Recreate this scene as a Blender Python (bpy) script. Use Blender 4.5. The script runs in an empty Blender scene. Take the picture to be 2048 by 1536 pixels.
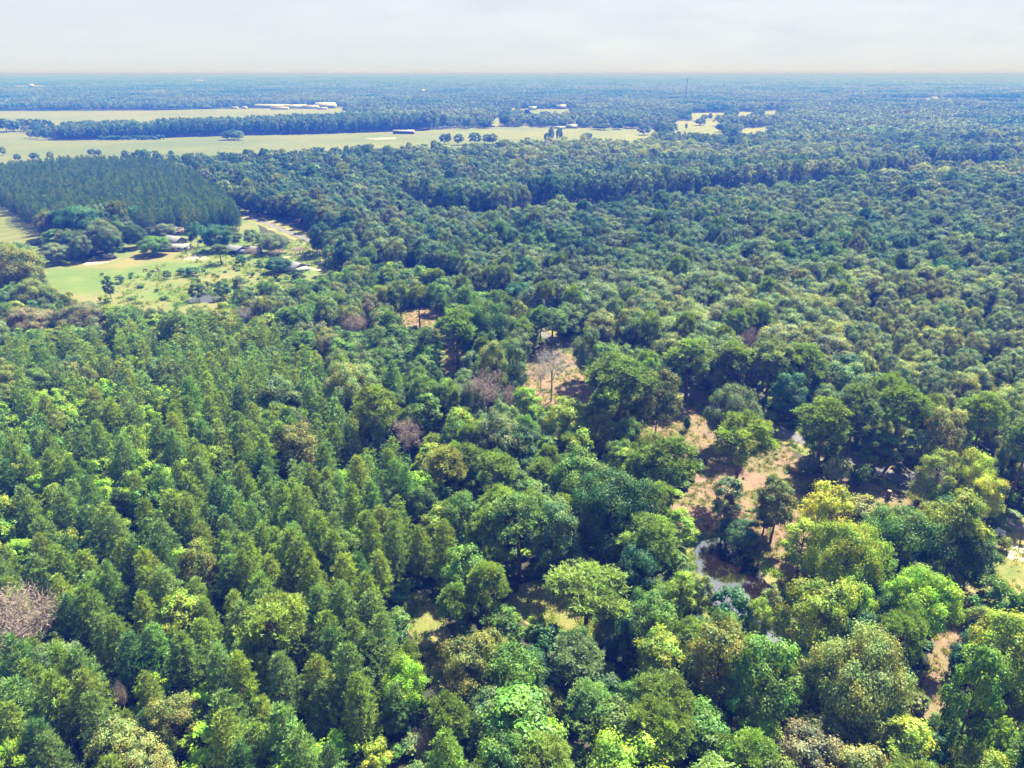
import bpy, math, random
import numpy as np
from mathutils import Vector

# ------------------------------------------------------------------ camera, light, exposure
SC = bpy.context.scene
COL = SC.collection
H = 90.0                                   # flying height of the camera above the ground
PITCH = math.radians(23.6)
F = 1421.6                                 # focal length in pixels of the 2048 px wide photograph
CA, SA = math.cos(PITCH), math.sin(PITCH)

cam_d = bpy.data.cameras.new('camera')
cam = bpy.data.objects.new('camera', cam_d)
COL.objects.link(cam)
cam.location = (0, 0, H)
cam.rotation_euler = (math.pi / 2 - PITCH, 0, 0)
cam_d.sensor_width = 36.0
cam_d.lens = 36.0 * F / 2048.0
cam_d.clip_start = 1.0
cam_d.clip_end = 80000.0
SC.camera = cam

SUN_EL, SUN_AZ = math.radians(54), math.radians(38)      # azimuth to the right of the view direction
world = bpy.data.worlds.new('World')
SC.world = world
world.use_nodes = True
wn = world.node_tree
wn.nodes.clear()
w_out = wn.nodes.new('ShaderNodeOutputWorld')
w_bg = wn.nodes.new('ShaderNodeBackground')
sky = wn.nodes.new('ShaderNodeTexSky')
sky.sky_type = 'NISHITA'
sky.sun_disc = False
sky.sun_elevation = SUN_EL
sky.sun_rotation = SUN_AZ
sky.altitude = 100
sky.air_density = 1.0
sky.dust_density = 1.2
sky.ozone_density = 1.0
w_tc = wn.nodes.new('ShaderNodeTexCoord')
w_map = wn.nodes.new('ShaderNodeMapping')
w_map.inputs['Scale'].default_value = (3.0, 3.0, 16.0)
w_no = wn.nodes.new('ShaderNodeTexNoise')
w_no.inputs['Scale'].default_value = 2.2
w_no.inputs['Detail'].default_value = 6
w_no.inputs['Roughness'].default_value = 0.62
w_rmp = wn.nodes.new('ShaderNodeMapRange')
w_rmp.inputs['From Min'].default_value = 0.35
w_rmp.inputs['From Max'].default_value = 0.7
w_rmp.inputs['To Min'].default_value = 0.93
w_rmp.inputs['To Max'].default_value = 1.0
w_mix = wn.nodes.new('ShaderNodeMix')
w_mix.data_type = 'RGBA'
w_mix.inputs[7].default_value = (2.62, 2.79, 3.02, 1)        # thin milky cloud sheet
wn.links.new(w_tc.outputs['Generated'], w_map.inputs['Vector'])
wn.links.new(w_map.outputs['Vector'], w_no.inputs['Vector'])
wn.links.new(w_no.outputs['Fac'], w_rmp.inputs['Value'])
w_sep = wn.nodes.new('ShaderNodeSeparateXYZ')                 # the milky sheet thins out towards the zenith
wn.links.new(w_tc.outputs['Generated'], w_sep.inputs[0])
w_el = wn.nodes.new('ShaderNodeMapRange')
w_el.inputs['From Min'].default_value = 0.10
w_el.inputs['From Max'].default_value = 0.75
w_el.inputs['To Min'].default_value = 1.0
w_el.inputs['To Max'].default_value = 0.35
wn.links.new(w_sep.outputs['Z'], w_el.inputs['Value'])
w_mul = wn.nodes.new('ShaderNodeMath'); w_mul.operation = 'MULTIPLY'
wn.links.new(w_rmp.outputs['Result'], w_mul.inputs[0])
wn.links.new(w_el.outputs['Result'], w_mul.inputs[1])
wn.links.new(w_mul.outputs[0], w_mix.inputs[0])
wn.links.new(sky.outputs['Color'], w_mix.inputs[6])
wn.links.new(w_mix.outputs[2], w_bg.inputs['Color'])
w_bg.inputs['Strength'].default_value = 0.06
wn.links.new(w_bg.outputs['Background'], w_out.inputs['Surface'])

sun_d = bpy.data.lights.new('sun', 'SUN')
sun_d.energy = 5.0
sun_d.angle = math.radians(0.6)
sun_d.color = (1.0, 0.94, 0.84)
sun = bpy.data.objects.new('sun', sun_d)
COL.objects.link(sun)
sdir = Vector((math.sin(SUN_AZ) * math.cos(SUN_EL), math.cos(SUN_AZ) * math.cos(SUN_EL), math.sin(SUN_EL)))
sun.rotation_euler = (-sdir).to_track_quat('-Z', 'Y').to_euler()
sun.location = (200, 200, 400)

SC.view_settings.view_transform = 'Standard'
SC.view_settings.look = 'None'
SC.view_settings.exposure = 2.3
SC.view_settings.gamma = 1.0
SC.view_settings.use_curve_mapping = False
SC.render.engine = 'CYCLES'
cy = SC.cycles
cy.max_bounces = 6
cy.diffuse_bounces = 4
cy.glossy_bounces = 2
cy.transmission_bounces = 3
cy.volume_bounces = 0
cy.transparent_max_bounces = 4
cy.caustics_reflective = False
cy.caustics_refractive = False
cy.sample_clamp_indirect = 4.0
cy.use_denoising = True
cy.use_adaptive_sampling = False

HAZE_DENSITY = 8.0e-4
HAZE_COLOR = (0.0140, 0.056, 0.345, 1)
HAZE_ABSORB = (0.905, 0.725, 0.0, 1)

# ------------------------------------------------------------------ picture <-> ground
def ray(px, py):
    dx, dy = (px - 1024.0) / F, (py - 768.0) / F
    return dx, CA - dy * SA, -SA - dy * CA

def P(px, py, h=0.0):
    """ground point below the point of height h that stands at this pixel of the photograph"""
    dx, dyy, dz = ray(px, py)
    t = -(H - h) / dz
    return (dx * t, dyy * t)

def proj(x, y, z):
    v = y * CA - (z - H) * SA
    u = y * SA + (z - H) * CA
    return 1024 + F * x / v, 768 - F * u / v, v

def inpoly(x, y, poly):
    x = np.asarray(x, float); y = np.asarray(y, float)
    r = np.zeros(x.shape, bool)
    n = len(poly)
    for i in range(n):
        x1, y1 = poly[i]; x2, y2 = poly[(i + 1) % n]
        if y1 == y2:
            continue
        c = ((y1 > y) != (y2 > y)) & (x < (x2 - x1) * (y - y1) / (y2 - y1) + x1)
        r ^= c
    return r

_vn = np.random.RandomState(77).rand(256, 256)
def vnoise(x, y, s):
    """smooth value noise of feature size s"""
    x = np.asarray(x, float) / s; y = np.asarray(y, float) / s
    xi = np.floor(x).astype(int); yi = np.floor(y).astype(int)
    fx = x - xi; fy = y - yi
    fx = fx * fx * (3 - 2 * fx); fy = fy * fy * (3 - 2 * fy)
    g = lambda a, b: _vn[a % 256, b % 256]
    return (g(xi, yi) * (1 - fx) + g(xi + 1, yi) * fx) * (1 - fy) + (g(xi, yi + 1) * (1 - fx) + g(xi + 1, yi + 1) * fx) * fy

# ------------------------------------------------------------------ materials
def newmat(name):
    m = bpy.data.materials.new(name)
    m.use_nodes = True
    m.node_tree.nodes.clear()
    return m, m.node_tree.nodes, m.node_tree.links

def leaf_mat(name, hue=1.0, lo=0.5, hi=1.75, transl=0.36, trans_gain=(1.6, 1.4, 0.4), gloss=0.014):
    m, n, l = newmat(name)
    out = n.new('ShaderNodeOutputMaterial')
    at = n.new('ShaderNodeAttribute'); at.attribute_type = 'INSTANCER'; at.attribute_name = 'tint'
    av = n.new('ShaderNodeAttribute'); av.attribute_type = 'GEOMETRY'; av.attribute_name = 'v'
    tc = n.new('ShaderNodeTexCoord')
    no = n.new('ShaderNodeTexNoise'); no.inputs['Scale'].default_value = 0.55; no.inputs['Detail'].default_value = 2
    l.new(tc.outputs['Object'], no.inputs['Vector'])
    add = n.new('ShaderNodeMath'); add.operation = 'ADD'
    l.new(av.outputs['Fac'], add.inputs[0]); l.new(no.outputs['Fac'], add.inputs[1])
    mr = n.new('ShaderNodeMapRange')
    mr.inputs['From Min'].default_value = 0.35; mr.inputs['From Max'].default_value = 1.65
    mr.inputs['To Min'].default_value = lo; mr.inputs['To Max'].default_value = hi
    l.new(add.outputs[0], mr.inputs['Value'])
    mul = n.new('ShaderNodeVectorMath'); mul.operation = 'SCALE'
    l.new(at.outputs['Color'], mul.inputs[0]); l.new(mr.outputs['Result'], mul.inputs['Scale'])
    nh = n.new('ShaderNodeTexNoise'); nh.inputs['Scale'].default_value = 0.32; nh.inputs['Detail'].default_value = 2
    l.new(tc.outputs['Object'], nh.inputs['Vector'])
    hr = n.new('ShaderNodeValToRGB')
    hr.color_ramp.elements[0].position = 0.36; hr.color_ramp.elements[0].color = (1 - .30 * hue, 1 - .04 * hue, 1 + .05 * hue, 1)
    hr.color_ramp.elements[1].position = 0.64; hr.color_ramp.elements[1].color = (1 + .22 * hue, 1 + .05 * hue, 1 - .15 * hue, 1)
    l.new(nh.outputs['Fac'], hr.inputs['Fac'])
    mul2 = n.new('ShaderNodeVectorMath'); mul2.operation = 'MULTIPLY'
    l.new(mul.outputs['Vector'], mul2.inputs[0]); l.new(hr.outputs['Color'], mul2.inputs[1])
    mul = mul2
    d = n.new('ShaderNodeBsdfDiffuse')
    l.new(mul.outputs['Vector'], d.inputs['Color'])
    tg = n.new('ShaderNodeVectorMath'); tg.operation = 'MULTIPLY'
    tg.inputs[1].default_value = trans_gain
    l.new(mul.outputs['Vector'], tg.inputs[0])
    t = n.new('ShaderNodeBsdfTranslucent')
    l.new(tg.outputs['Vector'], t.inputs['Color'])
    mx = n.new('ShaderNodeMixShader'); mx.inputs[0].default_value = transl
    l.new(d.outputs[0], mx.inputs[1]); l.new(t.outputs[0], mx.inputs[2])
    g = n.new('ShaderNodeBsdfGlossy'); g.inputs['Roughness'].default_value = 0.5
    g.inputs['Color'].default_value = (0.85, 0.9, 0.9, 1)
    mg = n.new('ShaderNodeMixShader'); mg.inputs[0].default_value = gloss
    l.new(mx.outputs[0], mg.inputs[1]); l.new(g.outputs[0], mg.inputs[2])
    l.new(mg.outputs[0], out.inputs['Surface'])
    return m

def noise_mat(name, c1, c2, scale, c3=None, scale2=None, rough=0.9, bump=0.0, bump_scale=None, detail=6, spec=0.2, metal=0.0, rows=0.0):
    m, n, l = newmat(name)
    out = n.new('ShaderNodeOutputMaterial')
    b = n.new('ShaderNodeBsdfPrincipled')
    b.inputs['Roughness'].default_value = rough
    b.inputs['Specular IOR Level'].default_value = spec
    b.inputs['Metallic'].default_value = metal
    tc = n.new('ShaderNodeTexCoord')
    no = n.new('ShaderNodeTexNoise'); no.inputs['Scale'].default_value = scale; no.inputs['Detail'].default_value = detail
    no.inputs['Roughness'].default_value = 0.65
    l.new(tc.outputs['Object'], no.inputs['Vector'])
    r = n.new('ShaderNodeValToRGB')
    r.color_ramp.elements[0].position = 0.35; r.color_ramp.elements[0].color = (*c1, 1)
    r.color_ramp.elements[1].position = 0.65; r.color_ramp.elements[1].color = (*c2, 1)
    l.new(no.outputs['Fac'], r.inputs['Fac'])
    col = r.outputs['Color']
    if c3 is not None:
        n2 = n.new('ShaderNodeTexNoise'); n2.inputs['Scale'].default_value = scale2; n2.inputs['Detail'].default_value = 5
        n2.inputs['Roughness'].default_value = 0.6
        l.new(tc.outputs['Object'], n2.inputs['Vector'])
        mr = n.new('ShaderNodeMapRange'); mr.inputs['From Min'].default_value = 0.45; mr.inputs['From Max'].default_value = 0.62
        l.new(n2.outputs['Fac'], mr.inputs['Value'])
        mx = n.new('ShaderNodeMix'); mx.data_type = 'RGBA'
        mx.inputs[7].default_value = (*c3, 1)
        l.new(mr.outputs['Result'], mx.inputs[0]); l.new(col, mx.inputs[6])
        col = mx.outputs[2]
    if rows:                                   # mowing lines
        wv = n.new('ShaderNodeTexWave'); wv.inputs['Scale'].default_value = rows; wv.inputs['Distortion'].default_value = 2.5
        wv.inputs['Detail'].default_value = 2; wv.inputs['Detail Scale'].default_value = 0.4
        rt = n.new('ShaderNodeMapping'); rt.inputs['Rotation'].default_value = (0, 0, 0.55)
        l.new(tc.outputs['Object'], rt.inputs['Vector']); l.new(rt.outputs['Vector'], wv.inputs['Vector'])
        wr = n.new('ShaderNodeMapRange'); wr.inputs['To Min'].default_value = 0.88; wr.inputs['To Max'].default_value = 1.06
        l.new(wv.outputs['Fac'], wr.inputs['Value'])
        sc_ = n.new('ShaderNodeVectorMath'); sc_.operation = 'SCALE'
        l.new(col, sc_.inputs[0]); l.new(wr.outputs['Result'], sc_.inputs['Scale'])
        col = sc_.outputs['Vector']
    l.new(col, b.inputs['Base Color'])
    if bump:
        n3 = n.new('ShaderNodeTexNoise'); n3.inputs['Scale'].default_value = bump_scale or scale * 3; n3.inputs['Detail'].default_value = 4
        l.new(tc.outputs['Object'], n3.inputs['Vector'])
        bp = n.new('ShaderNodeBump'); bp.inputs['Strength'].default_value = bump; bp.inputs['Distance'].default_value = 0.3
        l.new(n3.outputs['Fac'], bp.inputs['Height']); l.new(bp.outputs['Normal'], b.inputs['Normal'])
    l.new(b.outputs[0], out.inputs['Surface'])
    return m

M = {}
M['leaf'] = leaf_mat('broad_leaves')
M['needle'] = leaf_mat('pine_needles', hue=0.45, lo=0.5, hi=2.35, transl=0.34, trans_gain=(1.5, 1.35, 0.5), gloss=0.018)
M['bark'] = noise_mat('bark', (0.06, 0.045, 0.035), (0.15, 0.11, 0.085), 3.0, bump=0.5)
M['pinebark'] = noise_mat('pine_bark', (0.07, 0.045, 0.032), (0.17, 0.11, 0.075), 3.0, bump=0.5)
M['palebark'] = noise_mat('pale_bark', (0.23, 0.22, 0.20), (0.40, 0.385, 0.36), 2.0)
M['pinkbark'] = noise_mat('dead_twigs', (0.20, 0.15, 0.13), (0.33, 0.265, 0.235), 1.2)
M['forest_floor'] = noise_mat('forest_floor', (0.012, 0.02, 0.008), (0.03, 0.036, 0.014), 0.15, (0.045, 0.036, 0.022), 0.02)
M['meadow'] = noise_mat('meadow', (0.074, 0.09, 0.020), (0.098, 0.104, 0.026), 0.012, (0.058, 0.08, 0.022), 0.0035, bump=0.2, bump_scale=0.8, rows=0.022)
M['hayfield'] = noise_mat('hayfield', (0.086, 0.098, 0.018), (0.104, 0.110, 0.026), 0.008, (0.07, 0.09, 0.016), 0.004, rows=0.012)
M['pasture'] = noise_mat('pasture', (0.054, 0.094, 0.017), (0.080, 0.118, 0.026), 0.08, (0.125, 0.115, 0.045), 0.022, bump=0.4, bump_scale=1.5)
M['slash'] = noise_mat('cleared_ground', (0.105, 0.064, 0.042), (0.175, 0.115, 0.078), 0.35, (0.115, 0.098, 0.042), 0.09, bump=0.8, bump_scale=1.6)
M['grass'] = noise_mat('rough_grass', (0.07, 0.095, 0.018), (0.13, 0.13, 0.034), 0.25, (0.18, 0.145, 0.06), 0.11, bump=0.8, bump_scale=2.0)
M['sand'] = noise_mat('pale_sand', (0.24, 0.20, 0.15), (0.34, 0.30, 0.24), 0.25, (0.20, 0.165, 0.11), 0.1)
M['gravel'] = noise_mat('gravel', (0.075, 0.076, 0.084), (0.125, 0.125, 0.135), 1.5, (0.10, 0.095, 0.092), 0.2, bump=0.5, bump_scale=6)

m, n, l = newmat('pond_water')
out = n.new('ShaderNodeOutputMaterial')
wd = n.new('ShaderNodeBsdfDiffuse'); wd.inputs['Color'].default_value = (0.010, 0.0055, 0.003, 1)
wg = n.new('ShaderNodeBsdfGlossy'); wg.inputs['Roughness'].default_value = 0.02
wf = n.new('ShaderNodeFresnel'); wf.inputs['IOR'].default_value = 5.2
tc = n.new('ShaderNodeTexCoord'); no = n.new('ShaderNodeTexNoise'); no.inputs['Scale'].default_value = 1.6; no.inputs['Detail'].default_value = 3
bp = n.new('ShaderNodeBump'); bp.inputs['Strength'].default_value = 0.05; bp.inputs['Distance'].default_value = 0.08
l.new(tc.outputs['Object'], no.inputs['Vector']); l.new(no.outputs['Fac'], bp.inputs['Height']); l.new(bp.outputs['Normal'], wg.inputs['Normal'])
mx = n.new('ShaderNodeMixShader'); l.new(wf.outputs[0], mx.inputs[0]); l.new(wd.outputs[0], mx.inputs[1]); l.new(wg.outputs[0], mx.inputs[2])
l.new(mx.outputs[0], out.inputs['Surface'])
M['water'] = m

M['still_water'] = M['water'].copy()
M['still_water'].node_tree.nodes['Fresnel'].inputs['IOR'].default_value = 9.0
def plain(name, c, rough=0.6, metal=0.0, var=0.12):
    a = tuple(max(0, x * (1 - var)) for x in c); bb = tuple(min(1, x * (1 + var)) for x in c)
    return noise_mat(name, a, bb, 0.8, rough=rough, metal=metal, spec=0.3)
M['white'] = plain('white_paint', (0.42, 0.42, 0.42))
M['roof_grey'] = plain('grey_metal_roof', (0.22, 0.23, 0.26), 0.45)
M['roof_white'] = plain('white_metal_roof', (0.30, 0.30, 0.30), 0.5)
M['roof_tan'] = plain('tan_roof', (0.24, 0.20, 0.17))
M['roof_brown'] = plain('brown_roof', (0.20, 0.16, 0.14))
M['wall_blue'] = plain('blue_siding', (0.06, 0.08, 0.15))
M['wall_tan'] = plain('tan_siding', (0.25, 0.22, 0.18))
M['wall_red'] = plain('rusty_siding', (0.26, 0.12, 0.10))
M['glass'] = plain('dark_window', (0.03, 0.035, 0.045), 0.15)
M['wood'] = plain('weathered_wood', (0.16, 0.10, 0.07))
M['steel'] = plain('dark_steel', (0.10, 0.10, 0.11), 0.5)
M['hide'] = plain('brown_hide', (0.16, 0.08, 0.045))
M['cutwood'] = plain('fresh_cut_wood', (0.32, 0.22, 0.13))

# ------------------------------------------------------------------ mesh helpers
class MB:
    """collects triangles and quads, each with a material slot and a value v, and builds one mesh"""
    def __init__(s):
        s.V = []; s.n = 0; s.T = []; s.Q = []; s.TM = []; s.QM = []; s.val = []
    def add(s, V, T=None, Q=None, mat=0, v=0.5):
        V = np.asarray(V, np.float32).reshape(-1, 3)
        if T is not None and len(T):
            T = np.asarray(T, np.int32).reshape(-1, 3) + s.n; s.T.append(T); s.TM.append(np.full(len(T), mat, np.int32))
        if Q is not None and len(Q):
            Q = np.asarray(Q, np.int32).reshape(-1, 4) + s.n; s.Q.append(Q); s.QM.append(np.full(len(Q), mat, np.int32))
        s.V.append(V)
        s.val.append(np.broadcast_to(np.asarray(v, np.float32), (len(V),)).copy())
        s.n += len(V)
    def mesh(s, name, mats):
        me = bpy.data.meshes.new(name)
        V = np.concatenate(s.V)
        T = np.concatenate(s.T) if s.T else np.zeros((0, 3), np.int32)
        Q = np.concatenate(s.Q) if s.Q else np.zeros((0, 4), np.int32)
        tm = np.concatenate(s.TM) if s.TM else np.zeros(0, np.int32)
        qm = np.concatenate(s.QM) if s.QM else np.zeros(0, np.int32)
        me.vertices.add(len(V)); me.vertices.foreach_set('co', V.ravel())
        nl = len(T) * 3 + len(Q) * 4
        me.loops.add(nl)
        me.loops.foreach_set('vertex_index', np.concatenate([T.ravel(), Q.ravel()]).astype(np.int32))
        me.polygons.add(len(T) + len(Q))
        starts = np.concatenate([np.arange(len(T)) * 3, len(T) * 3 + np.arange(len(Q)) * 4]).astype(np.int32)
        me.polygons.foreach_set('loop_start', starts)
        me.polygons.foreach_set('material_index', np.concatenate([tm, qm]).astype(np.int32))
        for mm in mats:
            me.materials.append(mm)
        a = me.attributes.new('v', 'FLOAT', 'POINT')
        a.data.foreach_set('value', np.concatenate(s.val))
        me.update(calc_edges=True)
        return me
    def box(s, c, size, rot=0.0, mat=0):
        cx, cy_, cz = c; sx, sy, sz = (q / 2 for q in size)
        V = np.array([(x, y, z) for z in (-sz, sz) for y in (-sy, sy) for x in (-sx, sx)], float)
        ca, sa = math.cos(rot), math.sin(rot)
        W = np.stack([V[:, 0] * ca - V[:, 1] * sa + cx, V[:, 0] * sa + V[:, 1] * ca + cy_, V[:, 2] + cz], 1)
        s.add(W, Q=[(0, 2, 3, 1), (4, 5, 7, 6), (0, 1, 5, 4), (2, 6, 7, 3), (0, 4, 6, 2), (1, 3, 7, 5)], mat=mat)
    def tube(s, pts, rad, k=6, mat=0, v=0.5, cap=True):
        pts = np.asarray(pts, float); n = len(pts)
        ring = []
        for i in range(n):
            d = pts[min(i + 1, n - 1)] - pts[max(i - 1, 0)]
            d = d / (np.linalg.norm(d) + 1e-9)
            a = np.cross(d, (0.31, 0.95, 0.1)) if abs(d[1]) < 0.9 else np.cross(d, (1, 0, 0))
            a /= np.linalg.norm(a); bb = np.cross(d, a)
            th = np.arange(k) * 2 * math.pi / k
            ring.append(pts[i] + rad[i] * (np.cos(th)[:, None] * a + np.sin(th)[:, None] * bb))
        V = np.concatenate(ring)
        Q = [(i * k + j, i * k + (j + 1) % k, (i + 1) * k + (j + 1) % k, (i + 1) * k + j) for i in range(n - 1) for j in range(k)]
        T = []
        if cap:
            V = np.concatenate([V, pts[-1:]])
            T = [((n - 1) * k + j, (n - 1) * k + (j + 1) % k, n * k) for j in range(k)]
        s.add(V, T=T, Q=Q, mat=mat, v=v)

def unit(a):
    return a / (np.linalg.norm(a, axis=-1, keepdims=True) + 1e-9)

def rdir(rng, n):
    return unit(rng.normal(size=(n, 3)))

def leaf_cards(mb, C, N, S, rng, v, mat=0):
    """diamond leaf sprays: centre C, normal N, half size S"""
    n = len(C)
    a = unit(np.cross(N, rdir(rng, n))); bb = np.cross(N, a)
    S = np.broadcast_to(np.asarray(S, float), (n,))[:, None]
    asp = rng.uniform(0.45, 0.8, (n, 1))
    bend = N * S * rng.uniform(-0.35, 0.1, (n, 1))
    V = np.stack([C + a * S + bend, C + bb * S * asp, C - a * S + bend, C - bb * S * asp], 1).reshape(-1, 3)
    i = np.arange(n)[:, None] * 4
    mb.add(V, T=np.concatenate([i + [0, 1, 3], i + [1, 2, 3]]), mat=mat, v=np.repeat(v, 4))

def needle_blades(mb, C, D, L, W, rng, v, mat=0):
    n = len(C)
    p = unit(np.cross(D, rdir(rng, n)))
    L = np.broadcast_to(np.asarray(L, float), (n,))[:, None]
    V = np.stack([C - p * W / 2, C + p * W / 2, C + D * L + p * W * 0.3, C + D * L - p * W * 0.3], 1).reshape(-1, 3)
    i = np.arange(n)[:, None] * 4
    mb.add(V, Q=i + [0, 1, 2, 3], mat=mat, v=np.repeat(v, 4))

def tufts(mb, C, out, rng, nb, L, W, v):
    """needle tufts at C that fan out along `out` and upward"""
    n = len(C)
    D = np.repeat(out, nb, 0) * 0.55 + np.array([0, 0, 0.55]) + rdir(rng, n * nb) * 0.95
    needle_blades(mb, np.repeat(C, nb, 0), unit(D), rng.uniform(0.7, 1.15, n * nb) * L, W, rng, np.clip(np.repeat(v, nb) + rng.uniform(-.15, .15, n * nb), 0, 1))

# ------------------------------------------------------------------ trees (built at nominal size, scaled per tree)
def young_pine(seed, Ht=13.0, R=3.0, q=1.0, open_=0.0):
    """q = detail; returns (crown MB, trunk MB)"""
    rng = np.random.RandomState(seed)
    cr, tr = MB(), MB()
    base = Ht * rng.uniform(0.12, 0.22)
    lean = rng.uniform(-0.25, 0.25, 2)
    tr.tube([(0, 0, -0.3), (lean[0] * .3, lean[1] * .3, Ht * .4), (lean[0], lean[1], Ht * .97)], [Ht * .0125, Ht * .009, 0.02], 6)
    C, O, V_ = [], [], []
    z = base
    step = 0.62 / (q ** 0.45)
    while z < Ht - 0.4:
        t = (z - base) / (Ht - base)
        r = R * (1 - t) ** 0.62 * min(1, 0.62 + t * 2.2)
        nb = max(3, int((3.2 + 5.2 * r / R) * (q ** 0.25)))
        a0 = rng.uniform(0, 6.28)
        for k in range(nb):
            az = a0 + 6.28 * k / nb + rng.uniform(-.35, .35)
            ln = r * rng.uniform(0.66, 1.16)
            up = 0.18 + 0.75 * t + rng.uniform(-.1, .12)
            d = np.array([math.cos(az), math.sin(az), up])
            p0 = np.array([lean[0] * t, lean[1] * t, z])
            val = rng.uniform(0.15, 0.85)
            m_ = max(1, int((1.3 + ln * 1.55) * (q ** 0.4)))
            for s in np.linspace(1.0, 0.42, m_):
                lat = rng.normal(size=3) * 0.30 * ln * (1.15 - s) + rng.normal(size=3) * 0.12
                C.append(p0 + d * ln * s + lat + np.array([0, 0, -0.12 * ln * s * s])); O.append(d); V_.append(val + 0.2 * (s - .6))
            if q > 0.4 and k % 2 == 0:
                tr.tube([p0, p0 + d * ln * 0.8], [0.05, 0.015], 3, cap=False)
        z += step * rng.uniform(0.8, 1.2)
    for k in range(4):
        C.append(np.array([lean[0], lean[1], Ht - 0.3 - .15 * k])); O.append(np.array([0, 0, 1.0])); V_.append(.7)
    C = np.array(C); O = unit(np.array(O)); V_ = np.array(V_)
    nb = 10 if q >= 1 else (7 if q > .3 else 5)
    tufts(cr, C, O, rng, nb, 0.62 / q ** 0.3, 0.13 / q ** 0.55, V_)
    return cr, tr

def lobed(seed, Ht, R, cb, nl, style, q=1.0, shape=1.0, spread=1.0, gap=0.0):
    """crown made of leaf lobes. cb = height of the crown base, nl = number of lobes, style 'leaf' or 'needle'"""
    rng = np.random.RandomState(seed)
    cr, tr = MB(), MB()
    zc = cb + (Ht - cb) * 0.46
    Rz = (Ht - cb) * 0.54
    L = []
    for i in range(nl):
        f = (i + .5) / nl
        cz = 1 - (1.86 if style == 'leaf' else 1.62) * f                      # from the top down to below the middle
        az = i * 2.39996 + rng.uniform(-.5, .5)
        s = math.sqrt(max(0, 1 - cz * cz))
        k = rng.uniform(0.60, 0.86)
        wob = rng.uniform(0.82, 1.12)
        L.append([math.cos(az) * s * R * k * wob, math.sin(az) * s * R * k * wob, zc + cz * Rz * k * (0.95 if cz > 0 else (1.0 if style == 'leaf' else 0.8))])
    L = np.array(L)
    rl = R * rng.uniform(0.27, 0.43, nl) * (13.0 / nl) ** 0.33 * shape
    # trunk and limbs
    lean = rng.uniform(-.4, .4, 2)
    tr.tube([(0, 0, -.4), (lean[0] * .2, lean[1] * .2, cb * .5), (lean[0] * .6, lean[1] * .6, cb), (lean[0], lean[1], zc + Rz * .35)],
            [Ht * .019, Ht * .0145, Ht * .011, 0.05], 7)
    for i in range(nl):
        if q < 0.3 and i % 3:
            continue
        z0 = max(cb * 0.8, min(L[i][2] - rng.uniform(0.25, 0.5) * np.linalg.norm(L[i][:2]) - .4, zc))
        p0 = np.array([lean[0] * z0 / Ht, lean[1] * z0 / Ht, z0]); p1 = L[i]
        mid = (p0 + p1) / 2 + np.array([0, 0, -.06 * R]) + rng.normal(size=3) * 0.05 * R
        tr.tube([p0, mid, p1], [Ht * .006, Ht * .004, 0.025], 4, cap=False)
    dens = 1.0 * q
    for i in range(nl):
        c, r = L[i], rl[i]
        out = unit((c - np.array([0, 0, zc - Rz * .35]))[None])[0]
        ns = max(3, int((7 + 5 * r) * q ** 0.35))
        sub = rdir(rng, ns) + out * 0.55 + np.array([0, 0, 0.35])
        sub = unit(sub) * rng.uniform(0.62, 1.0, (ns, 1)) * r * np.array([1.08, 1.08, 0.82])
        lobe_v = rng.uniform(0.2, 0.8)
        sv = np.clip(lobe_v + rng.uniform(-.25, .25, ns), 0, 1)
        if style == 'leaf':
            m_ = max(4, int(34 * r * dens))
            idx = np.repeat(np.arange(ns), m_)
            off = rng.normal(size=(len(idx), 3)) * 0.27 * r
            C = c + sub[idx] + off
            N = unit(unit(sub[idx]) * .6 + unit(off) * .55 + np.array([0, 0, .3]) + rdir(rng, len(idx)) * (.6 if q > .5 else .4))
            leaf_cards(cr, C, N, rng.uniform(0.11, 0.25, len(idx)) / q ** 0.5, rng, np.clip(sv[idx] + rng.uniform(-.12, .12, len(idx)) * (1 if q > .5 else .6), 0, 1))
        else:
            m_ = max(2, int(7.0 * r * dens ** .7))
            idx = np.repeat(np.arange(ns), m_)
            off = rng.normal(size=(len(idx), 3)) * 0.27 * r
            C = c + sub[idx] + off
            tufts(cr, C, unit(unit(sub[idx]) * .7 + unit(off) * .6), rng, 7 if q > .5 else 5, 0.5 / q ** .35, 0.11 / q ** .6, sv[idx])
    return cr, tr

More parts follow.
